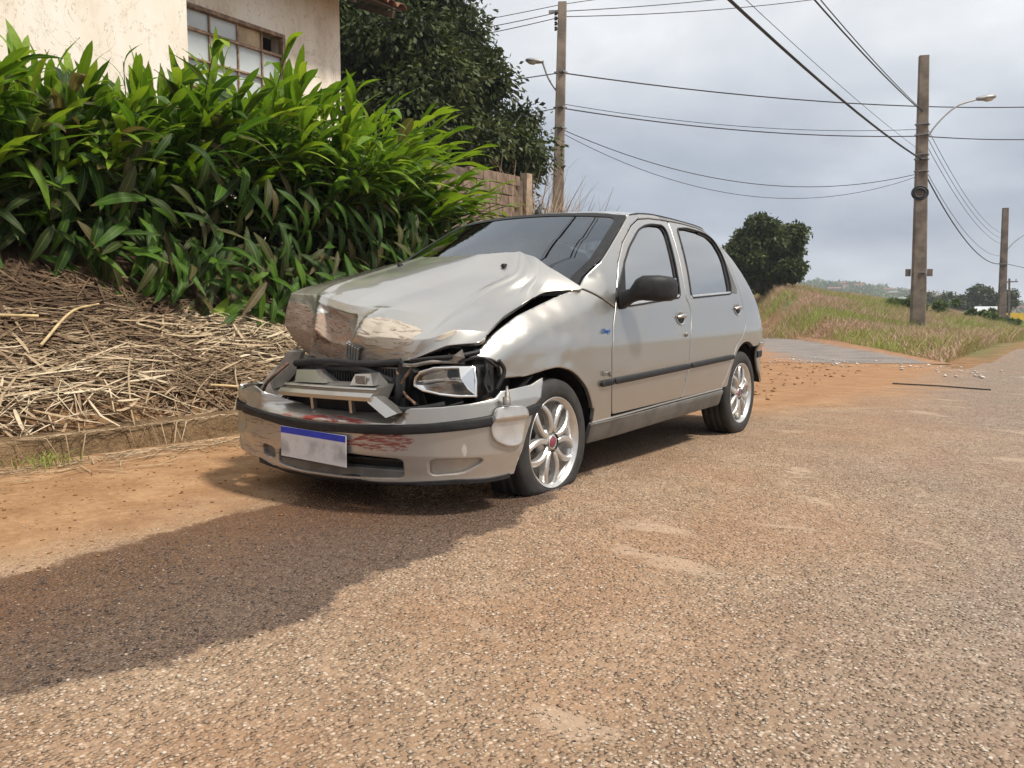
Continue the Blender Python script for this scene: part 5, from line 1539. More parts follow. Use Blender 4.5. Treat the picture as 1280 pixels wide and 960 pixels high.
# a few long canes that lie on top and can be told apart
stalk_m = simple('dry_cane', (0.50, 0.37, 0.19), 0.6, var=0.3, scale=9, bump=0.2)
def stalk(pts, r_, label):
    o0 = Vector(pts[0])
    P_ = spline(pts, 14)
    o = MB().tube([Vector(p) - o0 for p in P_], [r_ * (1 - 0.35 * i / 13) for i in range(14)], 7).build('dry_cane', stalk_m)
    o.location = o0
    tag(o, label, 'cane', 'dry canes lying on the straw')
def S_(x, y, d=0.15): return (x, y, hz(x, y) + d)
stalk([S_(-2.95, -2.2), S_(-3.0, -1.2, 0.17), S_(-2.98, -0.45, 0.16)], 0.017, 'thick pale cane lying level across the straw at the left edge')
stalk([S_(-2.75, -0.55, 0.12), S_(-2.95, -0.25, 0.2), S_(-3.1, 0.02, 0.17)], 0.011, 'short bent cane slanting up across the straw')
stalk([S_(-2.3, 0.35, 0.10), S_(-2.25, 1.0, 0.14), S_(-2.35, 1.6, 0.12)], 0.010, 'long thin cane lying near the kerb beside the car')
stalk([S_(-2.12, -1.9, 0.03), S_(-2.10, -1.0, 0.05), S_(-2.14, -0.4, 0.03)], 0.008, 'thin cane lying along the top of the kerb')

# ================================================================== HOUSE
def plaster():
    m, nt, b = newmat('cream_plaster')
    p, (x, y, z) = ground_coords(nt)
    a1 = nt.noise(nt.mapping(p, (1, 1, 0.35)), 1.3, 6.0, 0.65); a2 = nt.noise(p, 9.0, 5.0, 0.65); a3 = nt.noise(p, 60.0, 3.0)
    c = nt.ramp(a1, [(0.3, (0.62, 0.51, 0.40)), (0.45, (0.80, 0.72, 0.61)), (0.62, (0.86, 0.80, 0.72))])
    c = nt.mix(nt.math('MULTIPLY', nt.step(a2, 0.55, 0.75), 0.45), c, (0.45, 0.33, 0.21))
    cr = nt.noise(nt.mapping(p, (1, 1, 0.5)), 2.3, 5.0, 0.6, 1.0)
    crack = nt.step(nt.math('ABSOLUTE', nt.math('SUBTRACT', cr, 0.5)), 0.006, 0.001)
    c = nt.mix(nt.math('MULTIPLY', crack, 0.5), c, (0.25, 0.19, 0.13))
    P(b, col=c, rough=0.92, spec=0.2, normal=nt.bump(nt.math('ADD', a2, nt.math('MULTIPLY', a3, 0.4)), 0.35, 0.01))
    return m
plm = plaster()
house = empty('house', (-7.0, 2.0, 1.3))
tag(house, 'cream plastered house with rusty window and tiled eave behind the hedge', 'house')
hl = Vector(house.location)
def hpart(mb, name, mat, par=house):
    mb.V = [tuple(Vector(v) - hl) for v in mb.V]
    return mb.build(name, mat, par)
WY0, WY1, WZ0, WZ1 = 3.30, 4.98, 3.30, 4.80
hw = MB()
hw.box((-7.15, 4.15 - 0.55 - 1.1, 3.4), (0.3, 1.6, 4.6))          # wall behind the projecting block
hw.box((-7.15, (WY1 + 6.06) / 2, 3.4), (0.3, 6.06 - WY1, 4.6))
hw.box((-7.15, (WY0 + WY1) / 2, (WZ1 + 5.7) / 2), (0.3, WY1 - WY0, 5.7 - WZ1))
hw.box((-7.15, (WY0 + WY1) / 2, (1.1 + WZ0) / 2), (0.3, WY1 - WY0, WZ0 - 1.1))
hw.box((-9.6, 5.91, 3.4), (4.6, 0.3, 4.596))
hpart(hw, 'wall', plm)
hpart(MB().box((-6.9, -1.9, 3.5), (0.8, 9.96, 4.8)), 'front_wall', plm)
rustm = simple('rusty_frame', (0.27, 0.18, 0.12), 0.75, var=0.45, scale=14, bump=0.3)
panem, nt, b = newmat('dusty_pane')
tc = nt.n('ShaderNodeTexCoord').outputs['Object']
k = nt.noise(tc, 3.0, 4.0)
P(b, col=nt.mix(k, (0.42, 0.47, 0.48), (0.58, 0.62, 0.62)), rough=0.22, spec=0.6)
boardm = simple('tan_board', (0.46, 0.35, 0.22), 0.85, var=0.2, scale=6)
win = hpart(MB().box((-7.03, (WY0 + WY1) / 2, WZ1 - 0.02), (0.10, WY1 - WY0, 0.05)).box((-7.03, (WY0 + WY1) / 2, WZ0 + 0.02), (0.10, WY1 - WY0, 0.05)).box((-7.03, WY0 + 0.02, (WZ0 + WZ1) / 2), (0.10, 0.05, WZ1 - WZ0 - 0.09)).box((-7.03, WY1 - 0.02, (WZ0 + WZ1) / 2), (0.10, 0.05, WZ1 - WZ0 - 0.09)), 'window', rustm)
ycol = [WY0 + 0.045, 3.76, 4.20, 4.60, WY1 - 0.045]; zrow = [WZ0 + 0.045, 3.78, 4.13, 4.50, WZ1 - 0.045]
for y in ycol[1:-1]: hpart(MB().box((-7.04, y, (WZ0 + WZ1) / 2), (0.05, 0.02, WZ1 - WZ0 - 0.09)), 'mullion', rustm, win)
for z in zrow[1:-1]: hpart(MB().box((-7.03, (WY0 + WY1) / 2, z), (0.045, WY1 - WY0 - 0.09, 0.022 if z < 4.4 else 0.036)), 'transom', rustm, win)
for i in range(4):
    for j in range(4):
        if i == 3 and j == 3: continue     # broken out, dark hole
        bd_ = (i == 2 and j == 3)
        hpart(MB().box((-7.055 + 0.004 * rng.random(), (ycol[i] + ycol[i + 1]) / 2, (zrow[j] + zrow[j + 1]) / 2), (0.008, ycol[i + 1] - ycol[i] - 0.014, zrow[j + 1] - zrow[j] - 0.014), Matrix.Rotation(R(rng.uniform(-1.5, 1.5)), 3, 'Z')), 'pane', boardm if bd_ else panem, win)
hpart(MB().box((-7.6, (WY0 + WY1) / 2, 4.05), (0.02, 2.2, 2.2)), 'room_back', simple('dark_room', (0.02, 0.018, 0.016), 0.9), house)
# eave: rafters, board and rows of clay roof tiles
rfm = simple('clay_tile', (0.20, 0.095, 0.055), 0.85, var=0.5, scale=5, bump=0.4)
raf = simple('dark_rafter', (0.075, 0.05, 0.035), 0.85, var=0.4, scale=9)
eave = hpart(MB().add([(-6.35, -7, 5.50), (-6.35, 6.75, 5.50), (-10.5, 6.75, 7.2), (-10.5, -7, 7.2), (-6.35, -7, 5.53), (-6.35, 6.75, 5.53), (-10.5, 6.75, 7.23), (-10.5, -7, 7.23)], [(0, 1, 2, 3), (7, 6, 5, 4), (0, 4, 5, 1), (1, 5, 6, 2), (2, 6, 7, 3), (3, 7, 4, 0)]), 'roof', raf)
sl = Vector((-4.15, 0, 1.7)).normalized()
tn_me = None
for k in range(34):
    y = 6.70 - 0.21 * k
    for r_ in range(4):
        if r_ > 0 and k > 9: continue
        if tn_me is None:
            t = MB()
            V = []
            for a in range(7):
                th = math.pi * a / 6
                for q in (0, 1):
                    c_ = Vector((0, 0, 0)) + sl * (0.42 * q) + Vector((0, (0.10 - 0.015 * q) * math.cos(th), (0.075 - 0.012 * q) * math.sin(th)))
                    V.append(c_)
            F = [(2 * a, 2 * a + 2, 2 * a + 3, 2 * a + 1) for a in range(6)]
            V += [v - Vector((0, 0, 0.014)) for v in V]
            F += [tuple(reversed([q + 14 for q in f])) for f in F] + [(2 * a, 14 + 2 * a, 16 + 2 * a, 2 * a + 2) for a in range(6)]
            t.add(V, F, True)
            o = t.build('roof_tile', rfm, eave); tn_me = o.data
        else: o = link('roof_tile', tn_me, None, eave)
        o.location = Vector((-6.28, y, 5.53)) + sl * 0.34 * r_ - hl + Vector((0, rng.uniform(-.01, .01), 0.008 * rng.random()))
        o.rotation_euler = (0, 0, R(rng.uniform(-3, 3)))
for k in range(16):
    hpart(MB().box((-6.72, 6.55 - 0.8 * k, 5.56), (0.85, 0.06, 0.09), Matrix.Rotation(R(22), 3, 'Y')), 'rafter', raf, eave)

# ---- concrete block wall beyond the hedge
bwall = empty('block_wall', (-6.6, 8.0, 1.4))
tag(bwall, 'weathered concrete block wall with an end post between hedge and utility pole', 'wall')
blm = simple('concrete_block', (0.19, 0.135, 0.10), 0.95, var=0.35, scale=4, bump=0.5)
mor = simple('mortar', (0.12, 0.09, 0.07), 0.95, var=0.3, scale=8)
MB().box((-0.03, 0.2, 0.95), (0.10, 4.5, 2.1)).build('mortar_core', mor, bwall)
blo = None
for row in range(10):
    for k in range(12):
        y = -2.1 + 0.40 * k + (0.2 if row % 2 else 0)
        if y > 2.25: continue
        if blo is None:
            bb_ = bmesh.new(); bmesh.ops.create_cube(bb_, size=1.0)
            bmesh.ops.scale(bb_, vec=(0.14, 0.386, 0.19), verts=bb_.verts)
            bmesh.ops.bevel(bb_, geom=bb_.edges, offset=0.008, segments=1, affect='EDGES')
            blo = bpy.data.meshes.new('block'); bb_.to_mesh(blo); bb_.free(); blo.materials.append(blm)
        if row == 9 and k in (5, 6): continue
        o = link('block', blo, None, bwall)
        o.location = (0.0 + rng.uniform(-0.006, 0.006), y, 0.05 + 0.205 * row + 0.02 * k * 0.35)
MB().box((0.02, 2.58, 0.98), (0.16, 0.2, 2.36), None, 0, 0.95).build('post', simple('concrete_post', (0.33, 0.25, 0.18), 0.9, var=0.3, scale=6, bump=0.3), bwall)

# ================================================================== TREES
def leafcloud(centres, radii, n, size, droop, r_, flat=0.75):
    """numpy: small drooping leaf quads on lumpy shells"""
    R_ = np.random.RandomState(r_)
    C = np.array(centres); Rd = np.array(radii)
    w = Rd ** 2; idx = R_.choice(len(C), n, p=w / w.sum())
    d = R_.normal(size=(n, 3)); d /= np.linalg.norm(d, axis=1)[:, None]
    rad = Rd[idx][:, None] * (1 - 0.45 * R_.rand(n, 1) ** 2.2) * (1 + 0.12 * R_.randn(n, 1))
    pos = C[idx] + d * rad * np.array((1, 1, flat))
    out = d + R_.normal(size=(n, 3)) * 0.5 + np.array((0, 0, -droop)); out /= np.linalg.norm(out, axis=1)[:, None]
    sd = np.cross(out, R_.normal(size=(n, 3))); sd /= np.linalg.norm(sd, axis=1)[:, None]
    nn = np.cross(sd, out)
    L = size * (0.6 + 0.8 * R_.rand(n, 1)); W = L * (0.17 + 0.1 * R_.rand(n, 1))
    V = np.stack([pos - out * L * 0.5, pos + sd * W + nn * W * 0.3, pos + out * L * 0.5 - nn * L * 0.1, pos - sd * W + nn * W * 0.3], 1)
    clump = R_.rand(len(C))[idx]
    tone = np.clip(0.25 + 0.35 * clump + 0.35 * R_.rand(n), 0, 1)
    return V.reshape(-1, 3), np.repeat(tone, 4)
def quads_obj(name, V, tone, mat, parent):
    n = len(V) // 4
    me = bpy.data.meshes.new(name)
    me.vertices.add(len(V)); me.vertices.foreach_set('co', V.astype(np.float32).ravel())
    me.loops.add(len(V)); me.loops.foreach_set('vertex_index', np.arange(len(V), dtype=np.int32))
    me.polygons.add(n); me.polygons.foreach_set('loop_start', np.arange(0, len(V), 4, dtype=np.int32)); me.polygons.foreach_set('loop_total', np.full(n, 4, dtype=np.int32))
    at_ = me.attributes.new('tone', 'FLOAT', 'POINT'); at_.data.foreach_set('value', tone.astype(np.float32))
    me.update(calc_edges=True)
    return link(name, me, mat, parent)
MANGO = [(0.0, (0.014, 0.022, 0.007)), (0.4, (0.034, 0.052, 0.014)), (0.7, (0.065, 0.088, 0.022)), (1.0, (0.13, 0.14, 0.045))]
mango_m = tone_mat('mango_leaf', MANGO, 0.5, 0.2)
bark = simple('bark', (0.10, 0.075, 0.055), 0.95, var=0.4, scale=9, bump=0.6)
core_m = simple('inner_foliage', (0.012, 0.018, 0.008), 0.95, var=0.4, scale=6)
def tree(name, label, base, trunk_h, env, nclump, rcl, nleaf, size, seed, droop=0.6, corek=0.5):
    """env(rnd) -> centre of one clump inside the crown, relative to base"""
    rr = random.Random(seed)
    t = empty(name, base); tag(t, label, 'tree')
    cs = [env(rr) for _ in range(nclump)]
    rs_ = [rcl * rr.uniform(0.65, 1.3) for _ in cs]
    tr = MB()
    top = Vector((0, 0, trunk_h))
    tr.tube(spline([(0, 0, -0.3), (0.1, 0.05, trunk_h * 0.5), tuple(top)], 8), [0.32 * trunk_h / 3 * (1 - 0.05 * i) for i in range(8)], 10)
    for k in range(14):
        c = Vector(cs[rr.randrange(len(cs))])
        tr.tube(spline([tuple(top - Vector((0, 0, 0.4 * rr.random()))), tuple(top.lerp(c, 0.5) + Vector((0, 0, 0.3))), tuple(c)], 7), [0.16 * trunk_h / 3 * (1 - 0.12 * i) for i in range(7)], 6, cap=False)
    tr.build('trunk', bark, t)
    V, tn = leafcloud(cs, rs_, nleaf, size, droop, seed)
    cr = quads_obj('crown', V, tn, mango_m, t)
    # a second, inner layer of leaves so that the crown is dark and closed inside
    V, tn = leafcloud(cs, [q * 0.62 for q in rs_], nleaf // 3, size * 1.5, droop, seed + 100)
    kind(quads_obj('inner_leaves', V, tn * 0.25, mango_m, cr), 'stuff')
    return t
def env_mango(rr):
    while True:
        z = rr.uniform(1.4, 9.6)
        q = max(0.8, min(5.6, 6.9 - 0.78 * (z - 3.6)) - 0.7)
        x, y = rr.uniform(-q, q), rr.uniform(-q, q)
        d = math.hypot(x, y) / q
        if (0.5 if z < 8 else 0.0) < d < 1.0:
            return (x, y, z)
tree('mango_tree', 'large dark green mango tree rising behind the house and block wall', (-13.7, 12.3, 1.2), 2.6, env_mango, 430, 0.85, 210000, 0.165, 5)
def env_far(rr):
    while True:
        x, y, z = rr.uniform(-2.1, 2.1), rr.uniform(-2, 2), rr.uniform(-1, 1)
        if Vector((x / 2.1, y / 2, z)).length < 1.0: return (x, y, 2.5 + z * 1.95 + (0.25 * (1 - abs(x) / 2)))
tree('mango_tree', 'round dark tree standing alone on the grassy mound behind the car', (-12.0, 42.3, 1.15), 1.3, env_far, 46, 0.70, 26000, 0.26, 8)
# ================================================================== STONES, DEBRIS
stone_m = tone_mat('road_chips', [(0.0, (0.045, 0.036, 0.032)), (0.2, (0.12, 0.095, 0.08)), (0.45, (0.27, 0.20, 0.145)), (0.75, (0.41, 0.31, 0.22)), (1.0, (0.56, 0.49, 0.41))], 0.8)
def scatter_stones(name, n, seed, pos, size, tonef, mat):
    R_ = np.random.RandomState(seed)
    base = np.array([(1, 0, 0), (0.3, 1, 0.1), (-0.9, 0.3, 0), (-0.2, -1, 0.05), (0.05, 0.1, 0.75), (0, 0, -0.5)])
    fc = np.array([(0, 1, 4), (1, 2, 4), (2, 3, 4), (3, 0, 4), (1, 0, 5), (2, 1, 5), (3, 2, 5), (0, 3, 5)])
    Vs = []; Fs = []; Ts = []; o = 0
    for k in range(n):
        q = pos(R_)
        if q is None: continue
        x, y, z = q
        s = size(R_)
        v = base * s * (0.7 + 0.6 * R_.rand(6, 3)) * np.array((1.2, 0.85, 0.6))
        a = R_.rand() * 6.283; c_, s_ = math.cos(a), math.sin(a)
        v = np.stack([v[:, 0] * c_ - v[:, 1] * s_, v[:, 0] * s_ + v[:, 1] * c_, v[:, 2]], 1) + np.array((x, y, z))
        Vs.append(v); Fs.append(fc + o); Ts.append(np.full(6, tonef(R_, x, y))); o += 6
    V = np.concatenate(Vs); F = np.concatenate(Fs)
    me = bpy.data.meshes.new(name)
    me.vertices.add(len(V)); me.vertices.foreach_set('co', V.astype(np.float32).ravel())
    me.loops.add(F.size); me.loops.foreach_set('vertex_index', F.astype(np.int32).ravel())
    me.polygons.add(len(F)); me.polygons.foreach_set('loop_start', np.arange(0, F.size, 3, dtype=np.int32)); me.polygons.foreach_set('loop_total', np.full(len(F), 3, dtype=np.int32))
    at_ = me.attributes.new('tone', 'FLOAT', 'POINT'); at_.data.foreach_set('value', np.concatenate(Ts).astype(np.float32))
    me.update(calc_edges=True)
    return kind(link(name, me, mat), 'stuff')
slo_y = [p[0] for p in STAIN_LO]; slo_x = [p[1] for p in STAIN_LO]; shi_y = [p[0] for p in STAIN_HI]; shi_x = [p[1] for p in STAIN_HI]
def is_wet(x, y): return y < 1.0 and np.interp(y, shi_y, shi_x) < x < np.interp(y, slo_y, slo_x)
def road_pos(R_):
    r_ = 1.0 * (11.0 / 1.0) ** R_.rand(); a = yaw + R(R_.uniform(-52, 52))
    x, y = 2.655 + math.sin(a) * r_, -3.04 + math.cos(a) * r_
    if x < KX + 0.15: return None
    if x < 0.0 + 0.4 * noise.noise(Vector((x, y, 0))) and R_.rand() < 0.88: return None
    if noise.noise(Vector((x * 0.9, y * 0.9, 7))) < R_.uniform(-0.75, 0.05): return None
    return x, y, hz(x, y) + 0.004 + 0.0008
def st_tone(R_, x, y):
    t = 0.40 + 0.58 * R_.rand()
    if is_wet(x, y): t = 0.02 + 0.28 * R_.rand() ** 2 + (0.45 if R_.rand() < 0.14 else 0)  # some wet chips coloured pale to stand in for glints
    return t
st_ = scatter_stones('road_chippings', 42000, 3, road_pos, lambda R_: 0.0022 + 0.0052 * R_.rand() ** 2.2, st_tone, stone_m)
st_['label'] = 'loose stone chippings embedded in the road surface'
def debris_pos(R_):
    t = R_.rand()
    x = -1.6 + 3.4 * t + R_.randn() * 0.25; y = 11.2 - 2.2 * t + R_.randn() * 0.5
    return x, y, hz(x, y) + 0.016
deb_m = tone_mat('white_rubble', [(0.0, (0.35, 0.31, 0.27)), (0.5, (0.62, 0.58, 0.53)), (1.0, (0.80, 0.77, 0.72))], 0.8)
scatter_stones('rubble_scatter', 130, 9, debris_pos, lambda R_: 0.010 + 0.032 * R_.rand() ** 3, lambda R_, x, y: R_.rand(), deb_m)['label'] = 'white rubble fragments scattered at the junction'
def clod_pos(R_):
    x = -2.3 + 2.6 * R_.rand(); y = 3.4 + 7.0 * R_.rand()
    if x > 0.5 - 0.15 * (y - 3.4) + 0.5 * R_.rand(): return None
    return x, y, hz(x, y) + 0.012
clod_m = tone_mat('earth_clods', [(0.0, (0.14, 0.06, 0.025)), (0.5, (0.28, 0.135, 0.055)), (1.0, (0.40, 0.23, 0.11))], 0.95)
scatter_stones('earth_clods', 1500, 12, clod_pos, lambda R_: 0.004 + 0.03 * R_.rand() ** 6, lambda R_, x, y: 0.55 + 0.45 * R_.rand(), clod_m)['label'] = 'clods of orange earth behind the car'
def grit_pos(R_):
    x = KX + 0.1 + 2.0 * R_.rand() ** 1.4; y = -2.2 + 3.2 * R_.rand()
    return x, y, hz(x, y) + 0.006
scatter_stones('gutter_grit', 2200, 14, grit_pos, lambda R_: 0.002 + 0.008 * R_.rand() ** 4, lambda R_, x, y: R_.rand(), clod_m)['label'] = 'earth crumbs in the gutter'
bar = MB().tube([(0, 0, 0), (0.5, -0.1, 0.004), (0.99, -0.27, 0.0)], 0.008, 6).build('iron_bar', simple('dark_iron', (0.04, 0.034, 0.03), 0.7, var=0.3))
bar.location = (0.89, 6.97, hz(0.9, 6.97) + 0.013)
tag(bar, 'thin dark iron bar lying across the road behind the car', 'bar')

# ================================================================== GRASS
def grass_pts(x, y, h_, lean):
    z0 = hz(x, y) - 0.03
    a = rng.random() * 6.283
    return [(x + math.cos(a) * lean * h_ * t * t, y + math.sin(a) * lean * h_ * t * t, z0 + h_ * t * (1 - 0.2 * lean * t)) for t in (0, 0.35, 0.7, 1.0)]
def mound_xy():
    if rng.random() < 0.4:
        y = rng.uniform(22, 68); x = rng.uniform(-2.5 - 0.16 * y, 1.1)
        return x, y, 7.4, 0
    while True:
        o = 5.72 + 6.5 * rng.random() ** 1.3; q = 9.5 + 60 * rng.random() ** 1.3
        x, y = NX * o - 0.43 * q, NY * o + 0.90 * q
        if x < 0.9: return x, y, o, q
def gen_green():
    x, y, o, q = mound_xy()
    n_ = noise.noise(Vector((x * 0.35, y * 0.25, 2)))
    h_ = rng.uniform(0.15, 0.45) * (1.1 + 0.6 * n_) * min(1, 0.3 + (o - 5.7) * 0.5)
    return grass_pts(x, y, h_, rng.uniform(0.1, 0.7)), rng.uniform(0.003, 0.008), min(1, max(0, 0.5 + 0.9 * n_ + rng.gauss(0, 0.2))), np.array((rgt.x * 0.1 + 0.5, -0.8, 0.2))
GRASS = [(0.0, (0.28, 0.21, 0.09)), (0.3, (0.30, 0.27, 0.09)), (0.6, (0.26, 0.27, 0.075)), (1.0, (0.27, 0.34, 0.075))]
grass_m = tone_mat('verge_grass', GRASS, 0.7, 0.25)
strands('verge_grass', gen_green, grass_m, 52000)['label'] = 'yellow green grass covering the mound at the junction'
def gen_pink():
    while True:
        x, y, o, q = mound_xy()
        if noise.noise(Vector((x * 0.35, y * 0.25, 2))) < 0.12 + 0.25 * rng.gauss(0, 1): break
    h_ = rng.uniform(0.22, 0.5) * min(1, 0.3 + (o - 5.7) * 0.5)
    return grass_pts(x, y, h_, rng.uniform(0.2, 0.8)), rng.uniform(0.003, 0.009), min(1, max(0, rng.gauss(0.5, 0.28))), np.array((0.5, -0.8, 0.2))
PINK = [(0.0, (0.34, 0.26, 0.13)), (0.4, (0.48, 0.30, 0.22)), (0.75, (0.56, 0.33, 0.29)), (1.0, (0.66, 0.48, 0.41))]
strands('pink_seed_grass', gen_pink, tone_mat('pink_grass', PINK, 0.8, 0.25), 30000)['label'] = 'pinkish seeding grass across the mound'
def gen_dry():
    y = rng.uniform(9.6, 16.5); x = -6.3 + rng.gauss(0, 0.5) - (y - 10) * 0.42
    z0 = hz(x, y)
    h_ = rng.uniform(0.9, 2.1) * (1.0 if rng.random() < 0.6 else 1.25)
    lean = rng.uniform(0.05, 0.55); a = rng.random() * 6.283
    pts = [(x + math.cos(a) * lean * h_ * t * t, y + math.sin(a) * lean * h_ * t * t, z0 + h_ * t * (1 - 0.25 * lean * t)) for t in (0, 0.25, 0.5, 0.75, 1.0)]
    return pts, rng.uniform(0.003, 0.009), rng.uniform(0.3, 0.85), np.array((0.7, -0.7, 0.1))
strands('tall_dry_grass', gen_dry, straw_m, 620)['label'] = 'tall dry grass at the foot of the leaning utility pole'
def weed_tuft(x, y, n, h_, label):
    def gen():
        px, py = x + rng.gauss(0, 0.05), y + rng.gauss(0, 0.08)
        z0 = hz(px, py) + 0.005; a = rng.random() * 6.283; L = h_ * rng.uniform(0.5, 1.2); le = rng.uniform(0.2, 0.9)
        return [(px + math.cos(a) * le * L * t * t, py + math.sin(a) * le * L * t * t, z0 + L * t * (1 - 0.3 * le * t)) for t in (0, 0.4, 0.75, 1.0)], 0.003, rng.uniform(0.3, 1), np.array((0.7, -0.7, 0.1))
    strands('weed_tuft', gen, grass_m, n)['label'] = label
weed_tuft(KX + 0.2, -0.95, 60, 0.09, 'small weed tuft growing in the gutter at the left edge')

# ================================================================== POLES AND WIRES
conc = simple('weathered_concrete', (0.20, 0.16, 0.125), 0.92, var=0.35, scale=2.5, bump=0.4)
concd = simple('dark_weathered_pole', (0.125, 0.098, 0.08), 0.92, var=0.4, scale=2.5, bump=0.4)
concm = simple('brown_weathered_pole', (0.155, 0.122, 0.095), 0.92, var=0.4, scale=2.5, bump=0.4)
galv = simple('galvanised_steel', (0.30, 0.29, 0.28), 0.5, metal=0.6, var=0.2)
porc = simple('insulator_brown', (0.05, 0.035, 0.03), 0.3, var=0.2)
lampglass = simple('lamp_glass', (0.55, 0.50, 0.42), 0.25, var=0.15)
wire_m = simple('cable_black', (0.02, 0.02, 0.022), 0.6, var=0.2)
def utility_pole(label, base, top, w0, w1, mat, rot=0.0):
    b_, t_ = Vector(base), Vector(top)
    e = empty('utility_pole', base); tag(e, label, 'pole')
    d = t_ - b_
    m3 = Matrix.Rotation(rot, 3, 'Z')
    V = []
    for k in range(7):
        q = d * (k / 6) - (Vector((0, 0, 0.4)) if k == 0 else Vector())
        w = w0 + (w1 - w0) * k / 6
        for (sx, sy) in ((-1, -0.8), (-0.85, -1), (0.85, -1), (1, -0.8), (1, 0.8), (0.85, 1), (-0.85, 1), (-1, 0.8)):
            V.append(q + m3 @ Vector((sx * w / 2, sy * w * 0.36, 0)))
    F = [(i * 8 + k, i * 8 + (k + 1) % 8, (i + 1) * 8 + (k + 1) % 8, (i + 1) * 8 + k) for i in range(6) for k in range(8)] + [tuple(range(48, 56))]
    MB().add(V, F).build('shaft', mat, e)
    return e, b_, t_
def on(b_, t_, z):     # point on the pole axis at height z, relative to the base
    return (t_ - b_) * ((z - b_.z) / (t_.z - b_.z))
def band(e, p, w, h_=0.04, m_=None):
    MB().box(p, (w, w * 0.8, h_)).build('band', m_ or galv, e)
def spool_rack(e, p, n, step, sd):
    for k in range(n):
        q = p + Vector((0, 0, -k * step))
        o = MB().lathe([(0.0, -0.05), (0.035, -0.05), (0.045, -0.03), (0.025, -0.005), (0.025, 0.005), (0.045, 0.03), (0.035, 0.05), (0, 0.05)], 10, Matrix.Translation(q + Vector((sd[0] * 0.18, sd[1] * 0.18, 0))) @ Matrix.Rotation(math.pi / 2, 4, 'Y')).build('insulator', porc, e)
        MB().box(q + Vector((sd[0] * 0.09, sd[1] * 0.09, 0)), (0.16, 0.05, 0.02)).build('bracket', galv, e)
def lamp_arm(e, p0, pts, head_dir, s=1.0):
    P_ = spline([tuple(p0)] + [tuple(p) for p in pts], 16)
    MB().tube(P_, 0.028, 8).build('lamp_arm', galv, e)
    t = Vector(P_[-1]); hd = Vector(head_dir).normalized()
    x = hd; z = Vector((0, 0, 1)); yv = z.cross(x).normalized(); z = x.cross(yv)
    b = MB(); rings = []
    for (u, w, h_) in ((-0.05, 0.05, 0.05), (0.08, 0.075, 0.07), (0.22, 0.12, 0.09), (0.42, 0.14, 0.09), (0.55, 0.10, 0.06), (0.60, 0.04, 0.03)):
        rings.append([t + x * u * s + yv * (w * s * math.cos(a)) + z * (h_ * s * math.sin(a)) for a in [2 * math.pi * k / 12 for k in range(12)]])
    V = [v for r_ in rings for v in r_]
    b.add(V, [(i * 12 + k, i * 12 + (k + 1) % 12, (i + 1) * 12 + (k + 1) % 12, (i + 1) * 12 + k) for i in range(5) for k in range(12)] + [tuple(range(11, -1, -1)), tuple(range(60, 72))], True)
    hd_o = b.build('lamp_head', galv, e)
    rings = []
    for (u, w, h_) in ((0.18, 0.09, 0.03), (0.30, 0.12, 0.10), (0.45, 0.10, 0.09), (0.54, 0.05, 0.03)):
        rings.append([t + x * u * s + yv * (w * s * math.cos(a)) - z * (0.03 + h_ * s * max(0.0, math.sin(a))) for a in [math.pi * k / 8 for k in range(9)]])
    V = [v for r_ in rings for v in r_]
    MB().add(V, [(i * 9 + k, i * 9 + k + 1, (i + 1) * 9 + k + 1, (i + 1) * 9 + k) for i in range(3) for k in range(8)], True).build('lamp_bowl', lampglass, hd_o)
# pole by the block wall
e, b1, t1 = utility_pole('tall concrete pole with street lamp rising beside the block wall', (-9.62, 16.55, 1.0), (-9.9, 17.3, 9.55), 0.34, 0.24, conc, 0.5)
for z in (6.0, 6.58, 7.57): band(e, on(b1, t1, z), 0.31)
spool_rack(e, on(b1, t1, 9.25), 4, 0.14, (-0.9, -0.5))
MB().box(on(b1, t1, 9.3) + Vector((-0.12, -0.06, 0)), (0.5, 0.07, 0.07), Matrix.Rotation(0.5, 3, 'Z')).build('crossarm', galv, e)
p0 = on(b1, t1, 6.9)
lamp_arm(e, p0, [p0 + Vector((-0.25, -0.2, 0.45)), p0 + Vector((-0.42, -0.3, 0.95))], (-0.8, -0.45, 0.12), 0.8)
# pole on the mound corner
e, b2, t2 = utility_pole('big weathered pole standing in the pink grass with a curved lamp arm', (-1.90, 26.82, -0.1), (-2.18, 27.62, 9.27), 0.46, 0.30, concm, 0.35)
for z in (2.1, 5.45, 5.85, 6.0, 6.65, 7.0): band(e, on(b2, t2, z), 0.42, 0.035)
spool_rack(e, on(b2, t2, 7.6), 5, 0.22, (0.6, 0.35)); spool_rack(e, on(b2, t2, 7.6), 5, 0.22, (-0.6, -0.35))
q = on(b2, t2, 4.72)
MB().tube([q + Vector((0.22 * math.cos(a), 0.16 * math.cos(a) * 0.7 - 0.16, 0.22 * math.sin(a))) for a in [2 * math.pi * k / 20 for k in range(21)]], 0.035, 7, cap=False).tube([q + Vector((0.16 * math.cos(a), 0.11 * math.cos(a) * 0.7 - 0.18, 0.15 * math.sin(a))) for a in [2 * math.pi * k / 20 for k in range(21)]], 0.035, 7, cap=False).build('cable_coil', wire_m, e)
for sx in (-0.3, 0.3):
    MB().box(on(b2, t2, 2.1) + Vector((sx, sx * 0.6, 0)), (0.16, 0.05, 0.24), Matrix.Rotation(0.6, 3, 'Z')).build('small_sign', concd, e)
p0 = on(b2, t2, 6.1)
lamp_arm(e, p0, [p0 + Vector((0.28, 0.22, 0.75)), p0 + Vector((0.85, 0.65, 1.45)), p0 + Vector((1.45, 1.1, 1.72))], (0.8, 0.6, 0.14), 1.0)
